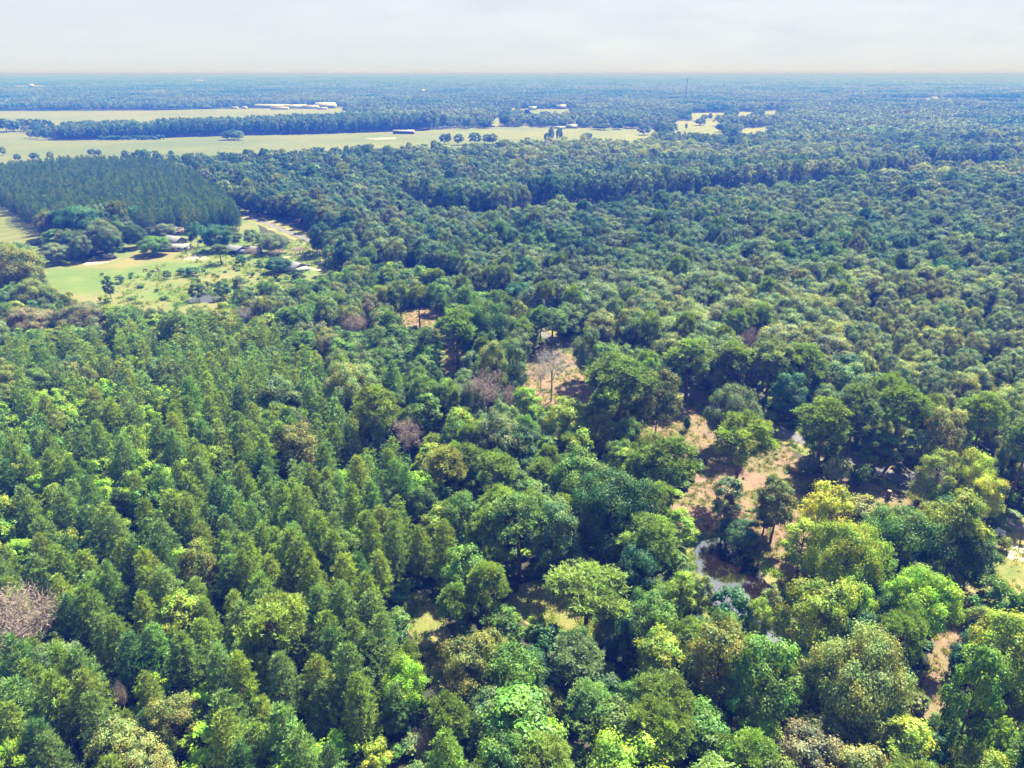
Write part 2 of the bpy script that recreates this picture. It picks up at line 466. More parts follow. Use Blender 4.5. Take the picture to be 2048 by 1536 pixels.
def bare_tree(seed, Ht, R, haze=1.0, lichen=0.0):
    rng = np.random.RandomState(seed)
    tr, tw = MB(), MB()
    ends = []
    def grow(p, d, ln, r, lev):
        pts = [p]; rr = [r]
        for k in range(3):
            d = unit((d + rng.normal(size=3) * 0.16 + np.array([0, 0, .05]))[None])[0]
            p = p + d * ln / 3; pts.append(p); rr.append(r * (1 - .2 * (k + 1)))
        tr.tube(pts, rr, 5 if lev < 2 else 3, cap=False)
        if lev >= 3:
            ends.append((p, d)); return
        for k in range(rng.randint(3, 5)):
            j = rng.randint(1, 4)
            nd = unit((d * .75 + rdir(rng, 1)[0] * .85)[None])[0]
            if nd[2] < -.15: nd[2] *= -.5
            grow(pts[j], nd, ln * rng.uniform(.55, .75), rr[j] * .5, lev + 1)
    tr.tube([(0, 0, -.4), (.1, 0, Ht * .3)], [Ht * .018, Ht * .014], 7, cap=False)
    for k in range(5):
        az = k * 1.3 + rng.uniform(-.3, .3)
        s = 0.25 + 0.5 * (k % 3 > 0)
        grow(np.array([.1, 0, Ht * (.3 + .02 * k)]), unit(np.array([[math.cos(az) * R / Ht * 2.1 * s, math.sin(az) * R / Ht * 2.1 * s, 1.0]]))[0], Ht * .27, Ht * .0095, 0)
    if haze > 0:
        E = np.array([e[0] for e in ends]); D = np.array([e[1] for e in ends])
        k = int(24 * haze)
        idx = np.repeat(np.arange(len(E)), k)
        C = E[idx] + rng.normal(size=(len(idx), 3)) * .5
        DD = unit(D[idx] * .7 + rdir(rng, len(idx)) * .9 + np.array([0, 0, .2]))
        needle_blades(tw, C, DD, rng.uniform(.25, .7, len(idx)), .04, rng, rng.uniform(0, 1, len(idx)))
    return tw, tr

def shrub(seed, q=1.0):
    """nominal 3 m high, 2 m radius"""
    rng = np.random.RandomState(seed)
    cr = MB(); tr = MB()
    for k in range(9):
        az = k * 2.4; s = rng.uniform(.3, 1.1) * (k > 0)
        c = np.array([math.cos(az) * s, math.sin(az) * s, rng.uniform(1.1, 2.2)])
        n_ = int(120 * q)
        D = rdir(rng, n_)
        C = c + D * np.array([.85, .85, .75]) * rng.uniform(.6, 1.1, (n_, 1))
        leaf_cards(cr, C, unit(D * .6 + np.array([0, 0, .4]) + rdir(rng, n_) * .7), rng.uniform(.13, .27, n_) / q ** .5, rng, np.clip(rng.uniform(.2, .8) + rng.uniform(-.25, .25, n_), 0, 1))
        tr.tube([(0, 0, -.2), c], [.05, .02], 4, cap=False)
    return cr, tr

NEAR, MIDL, LOW = {}, {}, {}
def variants(kind, fn, n, lm, bm, seed):
    """near: separate crown and trunk meshes; mid and low: joined"""
    for q, store in ((1.0, NEAR), (0.6, MIDL), (0.26, LOW)):
        out = []
        for i in range(n if q > .7 else max(3, n // 2)):
            cr, tr = fn(seed + i * 7, q)
            if q == 1.0:
                out.append((cr.mesh(kind + '_crown', [lm]), tr.mesh(kind + '_trunk', [bm])))
            else:
                for V, T, TM, Q, QM, val in [(tr.V, tr.T, tr.TM, tr.Q, tr.QM, tr.val)]:
                    o = cr.n
                    cr.V += V; cr.val += val
                    cr.T += [x + o for x in T]; cr.TM += [x * 0 + 1 for x in TM]
                    cr.Q += [x + o for x in Q]; cr.QM += [x * 0 + 1 for x in QM]
                    cr.n += tr.n
                out.append(cr.mesh(kind, [lm, bm]))
        store[kind] = out

# nominal (height, crown radius) of each kind
NOM = {'pine': (13.0, 3.0), 'tallpine': (20.0, 4.2), 'oak': (15.0, 5.0), 'slim': (16.0, 3.2), 'umbrella': (13.0, 6.5), 'bigoak': (17.0, 8.0), 'sapling': (7.0, 2.2), 'shrub': (3.0, 2.0), 'bare': (12.0, 4.5), 'cone': (12.0, 2.1)}
variants('pine', lambda s, q: young_pine(s, q=1.9 if q == 1.0 else q), 8, M['needle'], M['pinebark'], 100)
variants('cone', lambda s, q: young_pine(s, 12.0, 2.1, q=q), 5, M['needle'], M['pinebark'], 900)
variants('tallpine', lambda s, q: lobed(s, 20.0, 4.2, 7.5 + (s % 3) * 1.2, 26, 'needle', q, 0.92), 6, M['needle'], M['pinebark'], 200)
variants('oak', lambda s, q: lobed(s, 15.0, 5.0, 2.6, 24, 'leaf', q), 8, M['leaf'], M['bark'], 300)
variants('slim', lambda s, q: lobed(s, 16.0, 3.2, 3.6, 22, 'leaf', q, 1.12), 6, M['leaf'], M['bark'], 400)
variants('bigoak', lambda s, q: lobed(s, 17.0, 8.0, 2.6, 44, 'leaf', q), 3, M['leaf'], M['bark'], 550)
variants('umbrella', lambda s, q: lobed(s, 13.0, 6.5, 6.0, 26, 'leaf', q, 0.85), 3, M['leaf'], M['bark'], 500)
variants('sapling', lambda s, q: lobed(s, 7.0, 2.2, 1.0, 12, 'leaf', q, 1.0), 5, M['leaf'], M['bark'], 600)
variants('shrub', lambda s, q: shrub(s, q), 4, M['leaf'], M['bark'], 700)
BARE = []
for i in range(4):
    tw, tr = bare_tree(800 + i * 3, 12.0, 4.5, 1.0)
    BARE.append((tw.mesh('bare_crown', [M['pinkbark']]), tr.mesh('bare_trunk', [M['pinkbark']])))
SNAG = []
for i in range(3):
    tw, tr = bare_tree(850 + i * 3, 12.0, 2.6, 0.5)
    SNAG.append((tw.mesh('snag_crown', [M['palebark']]), tr.mesh('snag_trunk', [M['palebark']])))

# ------------------------------------------------------------------ object helpers
def link(name, me, parent=None, loc=(0, 0, 0), rotz=0.0, scale=None):
    o = bpy.data.objects.new(name, me)
    COL.objects.link(o)
    o.location = loc
    o.rotation_euler = (0, 0, rotz)
    if scale is not None:
        o.scale = scale
    if parent is not None:
        o.parent = parent
    return o

def tag(o, label=None, cat=None, group=None, kind=None):
    if label: o['label'] = label
    if cat: o['category'] = cat
    if group: o['group'] = group
    if kind: o['kind'] = kind
    return o

def thing(name, label, cat, loc, rotz=0.0, group=None):
    return tag(link(name, None, None, loc, rotz), label, cat, group)

# ------------------------------------------------------------------ ground sheets
def jag(poly, step, amp, seed):
    """a polygon with its edges broken into short uneven pieces"""
    rng = np.random.RandomState(seed)
    out = []
    for i in range(len(poly)):
        a = np.array(poly[i], float); b_ = np.array(poly[(i + 1) % len(poly)], float)
        d = np.linalg.norm(b_ - a); k = max(1, int(d / step))
        nrm = np.array([-(b_ - a)[1], (b_ - a)[0]]) / (d + 1e-9)
        for j in range(k):
            p = a + (b_ - a) * j / k
            out.append(p + nrm * rng.uniform(-amp, amp) + rng.uniform(-amp, amp, 2) * .3)
    return [tuple(p) for p in out]

def sheet(name, poly, mat, z, step=4.0, amp=0.8, seed=1, label=None):
    pts = jag(poly, step, amp, seed)
    me = bpy.data.meshes.new(name)
    me.from_pydata([(x, y, 0.0) for x, y in pts], [], [list(range(len(pts)))])
    me.materials.append(mat)
    me.update()
    if me.polygons[0].normal.z < 0:
        me.flip_normals()
    o = link(name, me, None, (0, 0, z))
    o['kind'] = 'structure'
    return o

me = bpy.data.meshes.new('ground')
G = 45000.0
me.from_pydata([(-G, -3000, 0), (G, -3000, 0), (G, G, 0), (-G, G, 0)], [], [(0, 1, 2, 3)])
me.materials.append(M['forest_floor'])
link('ground', me)['kind'] = 'structure'

PX = lambda lst: [P(*p) for p in lst]
field_far = PX([(-300, 222), (0, 222), (300, 221), (480, 217), (560, 214.5), (690, 213), (700, 222, 18), (550, 232, 18), (300, 240, 18), (100, 241, 18), (60, 262), (-300, 262)])
field_main = PX([(-300, 262), (60, 264), (112, 281), (200, 279), (440, 272), (640, 268), (850, 261), (900, 257), (1000, 254), (1180, 256), (1290, 258), (1345, 261), (1300, 273, 18), (1100, 277, 18), (1000, 285, 18), (880, 289, 18), (650, 294, 18), (470, 304, 17), (330, 312, 16), (200, 318, 15), (0, 324, 15), (-300, 332, 15)])
field_right = PX([(1338, 262, 18), (1352, 242), (1385, 242), (1383, 226), (1452, 225), (1450, 240), (1440, 262, 18)])
field_right_far = [PX([(1474, 224), (1506, 223), (1504, 227, 17), (1476, 227.5, 17)]), PX([(1528, 222.5), (1556, 222), (1552, 228, 17), (1526, 228, 17)]),
                   PX([(1480, 256.0), (1552, 253.5), (1552, 258, 17), (1480, 260, 17)])]
field_mid = [PX([(1020, 209), (1036, 208.5), (1030, 219, 17), (1020, 219, 17)]), PX([(1038, 218), (1060, 217), (1058, 238, 17), (1040, 239, 17)]), PX([(985, 216), (1002, 214), (998, 238, 17), (986, 238, 17)]),
             PX([(1048, 219), (1140, 217.5), (1140, 220.5, 17), (1048, 222, 17)])]
field_left = PX([(-300, 330), (-60, 380), (0, 408), (50, 440), (88, 470), (70, 488), (0, 484), (-300, 470)])
strips_far = [PX([(1745, 199), (1850, 197), (2000, 199.5), (2060, 200.5), (2060, 202, 12), (1980, 201.2, 12), (1850, 199, 12), (1750, 200.4, 12)]),
              PX([(15, 171), (110, 170.3), (110, 172.6, 20), (60, 173, 20), (15, 172.6, 20)]), PX([(350, 161.6), (420, 161.0), (420, 162.6, 20), (350, 163, 20)])]
home = PX([(60, 490), (150, 522), (240, 500), (262, 478), (300, 464), (400, 462), (470, 455), (475, 430), (505, 436), (522, 468), (600, 486), (690, 541), (650, 552), (600, 575, 7), (520, 590, 8), (450, 604, 8), (380, 612, 8), (290, 622, 8), (215, 622, 8), (140, 600, 11), (85, 560, 13), (50, 520, 13)])
ROAD0, ROAD1 = np.array([-235.0, 562.0]), np.array([150.0, 78.0])
rdv = (ROAD1 - ROAD0) / np.linalg.norm(ROAD1 - ROAD0); rnv = np.array([rdv[1], -rdv[0]])
if rnv[0] < 0: rnv = -rnv                       # points to the far right side of the road
road = [tuple(ROAD0 - rnv * 2.3), tuple(ROAD1 - rnv * 2.3), tuple(ROAD1 + rnv * 2.3), tuple(ROAD0 + rnv * 2.3)]
clear1 = PX([(1040, 735), (1062, 712), (1110, 690), (1140, 705), (1196, 742), (1200, 790), (1180, 812), (1130, 822), (1058, 812), (1040, 780)])
clear0 = PX([(780, 655), (800, 625), (858, 612), (895, 640), (925, 700), (922, 750), (895, 745), (880, 690), (850, 655)])
clear2 = PX([(1262, 930), (1270, 870), (1345, 800), (1400, 812), (1450, 830), (1520, 862), (1520, 900), (1440, 912), (1375, 918), (1300, 960)])
clear3 = PX([(1370, 985), (1420, 920), (1520, 862), (1570, 893), (1625, 945), (1720, 955), (1830, 1000), (1850, 1035), (1760, 1045), (1680, 1040), (1660, 1100), (1600, 1170), (1540, 1175), (1500, 1120), (1460, 1080), (1400, 1078), (1300, 1080), (1310, 1020)])
pond = PX([(1388, 1100), (1400, 1082), (1440, 1076), (1480, 1092), (1510, 1125), (1532, 1165), (1560, 1190), (1590, 1240), (1610, 1290), (1590, 1310), (1545, 1290), (1500, 1240), (1440, 1230), (1405, 1190), (1392, 1140)])
pondbank = PX([(1372, 1100), (1395, 1068), (1445, 1060), (1500, 1078), (1545, 1130), (1600, 1180), (1640, 1280), (1610, 1340), (1540, 1320), (1480, 1270), (1420, 1260), (1380, 1200), (1375, 1150)])
grass1 = PX([(800, 1200), (830, 1180), (870, 1205), (900, 1260), (935, 1330), (960, 1400), (900, 1410), (850, 1330), (820, 1260)])
grass2 = PX([(1010, 1210), (1040, 1170), (1100, 1155), (1160, 1120), (1230, 1100), (1240, 1170), (1260, 1260), (1200, 1290), (1090, 1260), (1030, 1240)])
slash2 = PX([(1140, 1140), (1170, 1122), (1228, 1108), (1232, 1168), (1195, 1165), (1160, 1150)])
yard = PX([(1975, 1120), (1985, 1030), (2120, 1040), (2200, 1120), (2200, 1300), (2050, 1300), (1950, 1240), (1930, 1180)])
trail = PX([(1890, 1190), (1945, 1180), (1960, 1240), (1915, 1290), (1900, 1400), (1880, 1470), (1830, 1470), (1850, 1350), (1860, 1260)])
lawn2 = PX([(1940, 1410), (2000, 1390), (2100, 1420), (2100, 1560), (1960, 1560), (1945, 1480)])
homepond = PX([(374, 601), (390, 593), (410, 586), (434, 587), (440, 598), (424, 604), (400, 605), (380, 606)])

OPEN = [field_far, field_main, field_right, *field_right_far, *field_mid, field_left, *strips_far, home, clear1, clear0, clear2, clear3, pondbank, grass1, grass2, yard, trail, lawn2]

sheet('field', field_far, M['hayfield'], 0.05, 40, 6, 1)
sheet('field', field_main, M['meadow'], 0.06, 40, 5, 2)
sheet('field', field_right, M['hayfield'], 0.05, 25, 4, 3)
for i, p_ in enumerate(field_right_far + field_mid + strips_far):
    sheet('field', p_, M['hayfield'], 0.05, 40, 5, 10 + i)
sheet('field', field_left, M['meadow'], 0.04, 10, 1.5, 4)
sheet('pasture', home, M['pasture'], 0.03, 8, 1.5, 5)
for i, p_ in enumerate([clear0, clear1, clear2, clear3]):
    sheet('cleared_ground', p_, M['slash'], 0.020 + 0.006 * i, 2.5, 1.0, 20 + i)
sheet('pond_bank', pondbank, M['grass'], 0.050, 2, .6, 30)
sheet('grass', grass1, M['grass'], 0.02, 2, .6, 31)
sheet('grass', grass2, M['grass'], 0.02, 2, .6, 32)
sheet('cleared_ground', slash2, M['slash'], 0.03, 2, .6, 33)
sheet('grass', yard, M['grass'], 0.02, 3, .6, 34)
sheet('grass', lawn2, M['grass'], 0.02, 2, .6, 35)
sheet('trail', trail, M['slash'], 0.025, 2, .6, 36)
sheet('road', road, M['gravel'], 0.06, 4, .5, 37)
vg0 = [tuple(ROAD0 - rnv * 2.5), tuple(ROAD1 - rnv * 2.5), tuple(ROAD1 - rnv * 7), tuple(ROAD0 - rnv * 6.5)]
sheet('road_verge', vg0, M['grass'], 0.055, 3, .8, 38)
sheet('road_verge', [tuple(ROAD0 + rnv * 2.5), tuple(ROAD1 + rnv * 2.5), tuple(ROAD1 + rnv * 6), tuple(ROAD0 + rnv * 10)], M['grass'], 0.053, 3, .8, 48)
sheet('water', pond, M['water'], 0.062, 2, .4, 39)
sheet('water', homepond, M['still_water'], 0.045, 3, .4, 40)
sheet('sandy_patch', PX([(2012, 1090), (2060, 1080), (2080, 1105), (2050, 1125), (2016, 1118)]), M['sand'], 0.03, 2, .5, 41)
sheet('sandy_patch', PX([(362, 513), (385, 508), (410, 510), (422, 517), (390, 521), (370, 519)]), M['sand'], 0.04, 3, .8, 42)
sheet('sandy_patch', PX([(160, 528), (185, 521), (230, 517), (250, 512), (215, 525), (175, 531)]), M['sand'], 0.04, 3, .8, 43)
sheet('sandy_patch', PX([(732, 277.5), (760, 275.5), (795, 275.5), (788, 278), (745, 279)]), M['sand'], 0.09, 12, 3, 44)
sheet('sandy_patch', PX([(634, 526), (645, 520), (657, 523), (650, 527)]), M['sand'], 0.045, 3, .6, 45)
sheet('driveway', PX([(556, 516), (590, 510), (617, 508), (617, 510.5), (590, 513), (556, 519)]), M['sand'], 0.05, 3, .5, 46)
sheet('driveway', PX([(602, 533), (640, 538), (680, 541), (680, 544), (640, 542), (602, 537)]), M['sand'], 0.05, 3, .5, 47)

# ------------------------------------------------------------------ tree placing
TINT = {
    'pine': (0.064, 0.103, 0.016), 'bluepine': (0.056, 0.102, 0.027), 'yellowpine': (0.080, 0.114, 0.017), 'dark': (0.028, 0.062, 0.019),
    'teal': (0.026, 0.070, 0.032), 'green': (0.054, 0.099, 0.016), 'lime': (0.108, 0.172, 0.012), 'yellow': (0.160, 0.182, 0.016),
    'gold': (0.165, 0.180, 0.018), 'yellowgreen': (0.110, 0.152, 0.016), 'olive': (0.086, 0.102, 0.022), 'pale': (0.112, 0.138, 0.045),
    'grey': (0.088, 0.114, 0.054), 'greygreen': (0.064, 0.098, 0.037), 'brown': (0.092, 0.096, 0.050), 'straw': (0.155, 0.160, 0.055),
}
WORD = {'pine': 'green', 'bluepine': 'blue-green', 'yellowpine': 'yellowish green', 'dark': 'dark green', 'teal': 'dark teal', 'green': 'green', 'lime': 'lime green',
        'yellow': 'yellow', 'gold': 'golden yellow', 'yellowgreen': 'yellow-green', 'olive': 'olive green', 'pale': 'pale green', 'grey': 'grey-green',
        'greygreen': 'dull green', 'brown': 'brownish', 'straw': 'pale straw-coloured'}
# (x, top y, base y, crown width, kind, tint, label) in pixels of the photograph
LM = [
 (1338, 873, 1036, 112, 'tallpine', 'pine', 'broad green pine with a dark trunk above the head of the pond'),
 (1479, 828, 1000, 112, 'tallpine', 'yellowpine', 'tall rounded pine standing alone in the middle of the pinkish clearing'),
 (1453, 945, 1062, 52, 'slim', 'grey', 'grey-green slender tree on the pinkish bank behind the pond'),
 (1552, 941, 1087, 66, 'slim', 'olive', 'thin olive tree with a straight bare trunk on the bank right of the pond'),
 (1532, 990, 1069, 50, 'slim', 'dark', 'small dark tree between the thin olive tree and the grey-green slender one'),
 (1479, 1046, 1092, 80, 'umbrella', 'dark', 'low dark spreading tree that leans over the head of the pond'),
 (1643, 791, 950, 100, 'tallpine', 'pine', 'tall pine above the grey shrubs beside the gravel road'),
 (1706, 762, 935, 88, 'tallpine', 'greygreen', 'taller dull green pine just behind the pine above the grey shrubs'),
 (1753, 857, 952, 66, 'slim', 'green', 'fresh green tree right of the grey shrubs by the road'),
 (1797, 765, 930, 98, 'tallpine', 'pine', 'tall pine beyond the gravel road, left of the white-limbed tree'),
 (1830, 855, 945, 52, 'slim', 'grey', 'grey tree with whitish limbs at the edge of the wood beyond the road'),
 (1884, 810, 945, 84, 'oak', 'pale', 'pale round-crowned tree beyond the road above the yellow trees'),
 (1957, 780, 935, 88, 'tallpine', 'pine', 'tall green pine beyond the road above the upper yellow tree'),
 (2046, 820, 1006, 90, 'tallpine', 'greygreen', 'very tall pine with a long bare trunk at the right edge'),
 (1873, 905, 1010, 84, 'oak', 'yellowgreen', 'yellow-green tree behind the bleached bare branches'),
 (1943, 903, 1020, 72, 'oak', 'yellow', 'yellow tree right of the bleached bare branches'),
 (1968, 945, 1045, 76, 'oak', 'yellow', 'rounded yellow tree nearest the lamp pole and gravel road'),
 (1654, 967, 1110, 104, 'slim', 'gold', 'golden yellow tree, the brightest one right of the clearing'),
 (1602, 1036, 1165, 76, 'slim', 'yellowgreen', 'yellow-green tree leaning over the bank beside the golden tree'),
 (1690, 1046, 1225, 140, 'slim', 'yellowgreen', 'big yellow-green tree just in front of the golden tree'),
 (1712, 985, 1110, 70, 'slim', 'straw', 'straw-coloured tree behind the golden tree'),
 (1804, 1014, 1165, 150, 'oak', 'green', 'large green oak with a dark red-brown trunk in the sandy gap'),
 (1742, 1086, 1210, 80, 'tallpine', 'pine', 'green pine between the big yellow-green tree and the large oak'),
 (1906, 985, 1160, 124, 'oak', 'yellowgreen', 'bright-topped tree below the bleached branches, left of the sandy yard'),
 (1942, 1068, 1190, 92, 'oak', 'dark', 'dark green tree hanging over the left side of the sandy yard'),
 (1300, 1028, 1185, 110, 'tallpine', 'pine', 'green pine left of the pond, the taller of the two'),
 (1270, 1092, 1230, 86, 'oak', 'teal', 'dark teal tree in front of the taller pine left of the pond'),
 (1362, 1142, 1265, 62, 'slim', 'yellowgreen', 'narrow yellow-green tree at the near left corner of the pond'),
 (1405, 1146, 1250, 44, 'slim', 'pale', 'pale slender tree with a white trunk at the near edge of the pond'),
 (1457, 1175, 1275, 78, 'sapling', 'teal', 'dark teal conifer in front of the brown water'),
 (1516, 1197, 1290, 60, 'oak', 'yellowgreen', 'yellow-green tree in front of the narrow lower part of the pond'),
 (1537, 1166, 1270, 44, 'slim', 'pale', 'small pale tree behind the yellow-green one at the near pond'),
 (1632, 1160, 1335, 138, 'oak', 'yellowgreen', 'great dense tree with sunlit yellowish top on the right bank of the pond'),
 (1838, 1160, 1300, 150, 'umbrella', 'lime', 'wide flat-topped bright lime tree beside the trail'),
 (1789, 1228, 1400, 92, 'tallpine', 'pine', 'green pine between the flat-topped lime tree and the great pale oak'),
 (1713, 1276, 1490, 184, 'oak', 'pale', 'great pale olive oak, the largest crown near the lower right'),
 (1522, 1272, 1470, 140, 'slim', 'green', 'tall leafy green tree below the narrow end of the pond'),
 (1439, 1243, 1420, 125, 'oak', 'olive', 'olive brown-tinged tree below the dark teal conifer'),
 (1322, 1256, 1400, 84, 'slim', 'yellowgreen', 'yellow-green tree right of the flat-topped pine on the grass'),
 (2006, 1226, 1420, 140, 'oak', 'yellowgreen', 'large yellow-green tree right of the trail at the right edge'),
 (1938, 1278, 1560, 84, 'slim', 'green', 'tall column-like tree with a white trunk right of the trail'),
 (1614, 1464, 1590, 132, 'oak', 'brown', 'sparse greyish-brown tree at the bottom below the great pale oak'),
 (1800, 1435, 1590, 104, 'slim', 'yellowgreen', 'yellow-green tree at the bottom left of the trail'),
 (1715, 1500, 1640, 130, 'oak', 'straw', 'pale yellowish tree cut by the bottom edge under the great pale oak'),
 (1983, 1153, 1245, 72, 'sapling', 'green', 'bushy green young tree at the near side of the sandy yard'),
 (891, 1038, 1175, 68, 'pine', 'pine', 'narrow green pine at the top of the shaded grass lane'),
 (933, 1084, 1240, 84, 'slim', 'green', 'dense tree with a yellow-lit tip beside the shaded grass lane'),
 (974, 1119, 1275, 82, 'tallpine', 'pine', 'round-topped pine right of the shaded grass lane'),
 (1174, 1143, 1278, 150, 'tallpine', 'pine', 'flat-topped spreading pine standing on the yellow grass'),
 (1040, 982, 1150, 120, 'tallpine', 'bluepine', 'big blue-green pine above the yellow grass patch'),
 (1110, 990, 1150, 104, 'oak', 'greygreen', 'big dull green tree next to the shaded edge of the yellow grass'),
 (1222, 935, 1115, 160, 'oak', 'dark', 'broad dark oak with dark trunks behind the reddish patch'),
 (1162, 905, 1050, 110, 'oak', 'green', 'broad green tree behind the broad dark oak'),
 (810, 1321, 1440, 92, 'oak', 'lime', 'bright lime tree below the shaded grass lane'),
 (790, 1370, 1480, 64, 'pine', 'bluepine', 'grey-blue pine in front of the bright lime tree'),
 (932, 1276, 1420, 120, 'oak', 'olive', 'olive tree that stands at the near end of the shaded grass lane'),
 (1027, 1293, 1440, 122, 'oak', 'green', 'green tree with pale bent branches right of the olive lane tree'),
 (1006, 1212, 1310, 66, 'slim', 'green', 'green tree left of the yellow grass patch'),
 (1090, 1246, 1330, 66, 'sapling', 'dark', 'dark low tree in front of the yellow grass patch'),
 (1150, 1278, 1400, 100, 'tallpine', 'greygreen', 'dull green pine in front of the flat-topped pine'),
 (1257, 1476, 1640, 160, 'oak', 'yellowgreen', 'yellowish round tree cut by the bottom edge right of centre'),
 (1107, 1450, 1560, 62, 'sapling', 'lime', 'small lime tree near the bottom edge left of the yellowish round tree'),
 (1082, 1476, 1620, 120, 'tallpine', 'pine', 'green pine at the bottom edge under the small lime tree'),
 (894, 1468, 1620, 104, 'pine', 'pine', 'green pine at the bottom edge right of the small dead brown tree'),
 (913, 612, 742, 78, 'tallpine', 'pine', 'umbrella-topped pine with a tall bare trunk in the middle of the woods'),
 (800, 560, 652, 46, 'tallpine', 'greygreen', 'dull green pine at the left side of the small shaded brown clearing'),
 (838, 570, 660, 40, 'tallpine', 'pine', 'slim pine standing in the small shaded brown clearing'),
 (872, 560, 655, 50, 'tallpine', 'bluepine', 'blue-green pine at the right side of the small shaded brown clearing'),
 (968, 593, 720, 90, 'oak', 'green', 'fresh green tree right of the umbrella-topped pine'),
 (1104, 613, 700, 70, 'tallpine', 'bluepine', 'pine standing behind the whitish dead snag'),
 (1176, 654, 765, 66, 'slim', 'greygreen', 'lone tree with a bare trunk and shadow on the pinkish clearing'),
 (1214, 682, 780, 76, 'oak', 'green', 'rounded tree just right of the lone tree on the clearing'),
 (1238, 714, 890, 132, 'tallpine', 'green', 'big green tree at the right side of the pinkish clearing'),
 (1315, 740, 880, 90, 'oak', 'olive', 'olive tree behind the big green tree right of the clearing'),
 (1019, 671, 800, 72, 'slim', 'greygreen', 'ivy-grey tree left of the pinkish clearing'),
 (985, 680, 815, 66, 'slim', 'olive', 'leafy tree with pale trunk behind the purple-brown bare tree'),
 (752, 768, 925, 88, 'tallpine', 'yellowpine', 'tall yellowish pine left of the pink leafless tree'),
 (700, 723, 850, 110, 'oak', 'pale', 'pale round oak left of the tall yellowish pine'),
 (787, 722, 810, 46, 'pine', 'bluepine', 'narrow blue-green pine behind the tall yellowish pine'),
 (992, 822, 955, 90, 'oak', 'grey', 'greyish oak with white forked branches near the middle'),
 (1036, 848, 950, 76, 'oak', 'dark', 'dark green round tree right of the greyish oak'),
 (1158, 860, 960, 62, 'sapling', 'yellowgreen', 'small yellowish tree right of the dark round tree'),
 (1135, 795, 900, 92, 'oak', 'yellowgreen', 'yellow-green tree in front of the pinkish clearing'),
 (1052, 770, 860, 54, 'slim', 'lime', 'small bright tree at the left foot of the clearing'),
 (1460, 770, 900, 110, 'oak', 'grey', 'grey-green spreading tree above the reddish ground by the road'),
 (1378, 672, 800, 95, 'tallpine', 'pine', 'tall pine with a bare dark trunk behind the reddish ground'),
 (1466, 680, 800, 90, 'tallpine', 'pine', 'round-headed pine, left of the row beyond the road'),
 (1540, 682, 810, 80, 'tallpine', 'greygreen', 'round-headed pine in the middle of the row beyond the road'),
 (1600, 684, 815, 90, 'tallpine', 'pine', 'round-headed pine at the right of the row beyond the road'),
 (1575, 742, 845, 80, 'oak', 'teal', 'shaded teal tree at the edge of the road bend'),
 (396, 1085, 1215, 78, 'oak', 'olive', 'olive and rust-tinged tree among the young pines'),
 (365, 1180, 1305, 76, 'slim', 'yellowgreen', 'pointed yellow-green tree among the young pines'),
 (556, 1202, 1370, 118, 'tallpine', 'yellowpine', 'big yellowish round-topped pine rising above the young pines'),
 (237, 1442, 1570, 104, 'oak', 'pale', 'pale olive bushy tree at the bottom edge among the pines'),
 (295, 1488, 1610, 100, 'oak', 'straw', 'straw-coloured bushy tree at the bottom edge beside the pale one'),
 (18, 1488, 1600, 80, 'oak', 'lime', 'lime green tree in the bottom left corner'),
 (590, 842, 960, 92, 'oak', 'olive', 'olive round tree behind the rows of young pines'),
 (560, 750, 850, 80, 'oak', 'greygreen', 'dull green tree behind the olive round tree'),
 (890, 890, 1020, 80, 'tallpine', 'olive', 'olive pine at the edge of the wood left of the dark round tree'),
 (30, 488, 610, 110, 'oak', 'olive', 'yellowish olive big tree at the left edge beside the pasture'),
 (75, 560, 640, 80, 'oak', 'olive', 'olive tree at the near left corner of the pasture'),
 (60, 615, 690, 90, 'oak', 'brown', 'brownish grey tree at the left edge below the pasture corner'),
 (165, 606, 680, 90, 'oak', 'brown', 'brownish grey tree below the pasture'),
 (165, 412, 492, 92, 'oak', 'teal', 'biggest dark tree of the clump left of the homestead'),
 (98, 422, 482, 46, 'oak', 'olive', 'yellowish tree at the left end of the dark clump by the field'),
 (205, 440, 512, 60, 'oak', 'greygreen', 'round tree at the right end of the dark clump by the homestead'),
 (224, 470, 515, 42, 'oak', 'dark', 'dark tree beside the parked camper'),
 (162, 470, 524, 40, 'slim', 'greygreen', 'slim tree at the pasture edge left of the camper'),
 (112, 487, 527, 56, 'oak', 'grey', 'greyish tree at the far left corner of the pasture'),
 (268, 447, 496, 50, 'oak', 'dark', 'layered dark tree left of the bright yard tree'),
 (270, 410, 462, 38, 'oak', 'teal', 'tall rounded tree at the front of the pine plantation'),
 (308, 472, 510, 66, 'oak', 'green', 'bright yard tree left of the white mobile home'),
 (328, 447, 478, 44, 'oak', 'grey', 'greyish yard tree behind the white-roofed house'),
 (392, 443, 494, 38, 'slim', 'teal', 'dark yard tree right of the white mobile home'),
 (432, 447, 502, 56, 'oak', 'teal', 'broad yard tree between the two dark yard trees'),
 (462, 455, 494, 40, 'oak', 'greygreen', 'yard tree behind the grey-roofed barn'),
 (440, 487, 528, 36, 'tallpine', 'greygreen', 'grey-green pine left of the grey-roofed barn'),
 (505, 458, 492, 35, 'oak', 'greygreen', 'small round tree behind the white shed'),
 (548, 465, 506, 58, 'oak', 'grey', 'rounded grey-green yard tree right of the white shed'),
 (553, 515, 546, 52, 'oak', 'teal', 'dark round tree left of the low grey roof'),
 (595, 537, 562, 26, 'sapling', 'dark', 'dark small tree in front of the low grey roof'),
 (692, 487, 546, 46, 'oak', 'dark', 'dark tree at the end of the driveway by the road'),
 (218, 549, 603, 24, 'slim', 'dark', 'narrow ragged tree at the near side of the pasture'),
 (240, 548, 566, 20, 'sapling', 'greygreen', 'small tree in the pasture behind the narrow ragged tree'),
 (383, 533, 552, 26, 'sapling', 'teal', 'larger of the two round bushes in the pasture'),
 (362, 536, 549, 18, 'sapling', 'teal', 'smaller of the two round bushes in the pasture'),
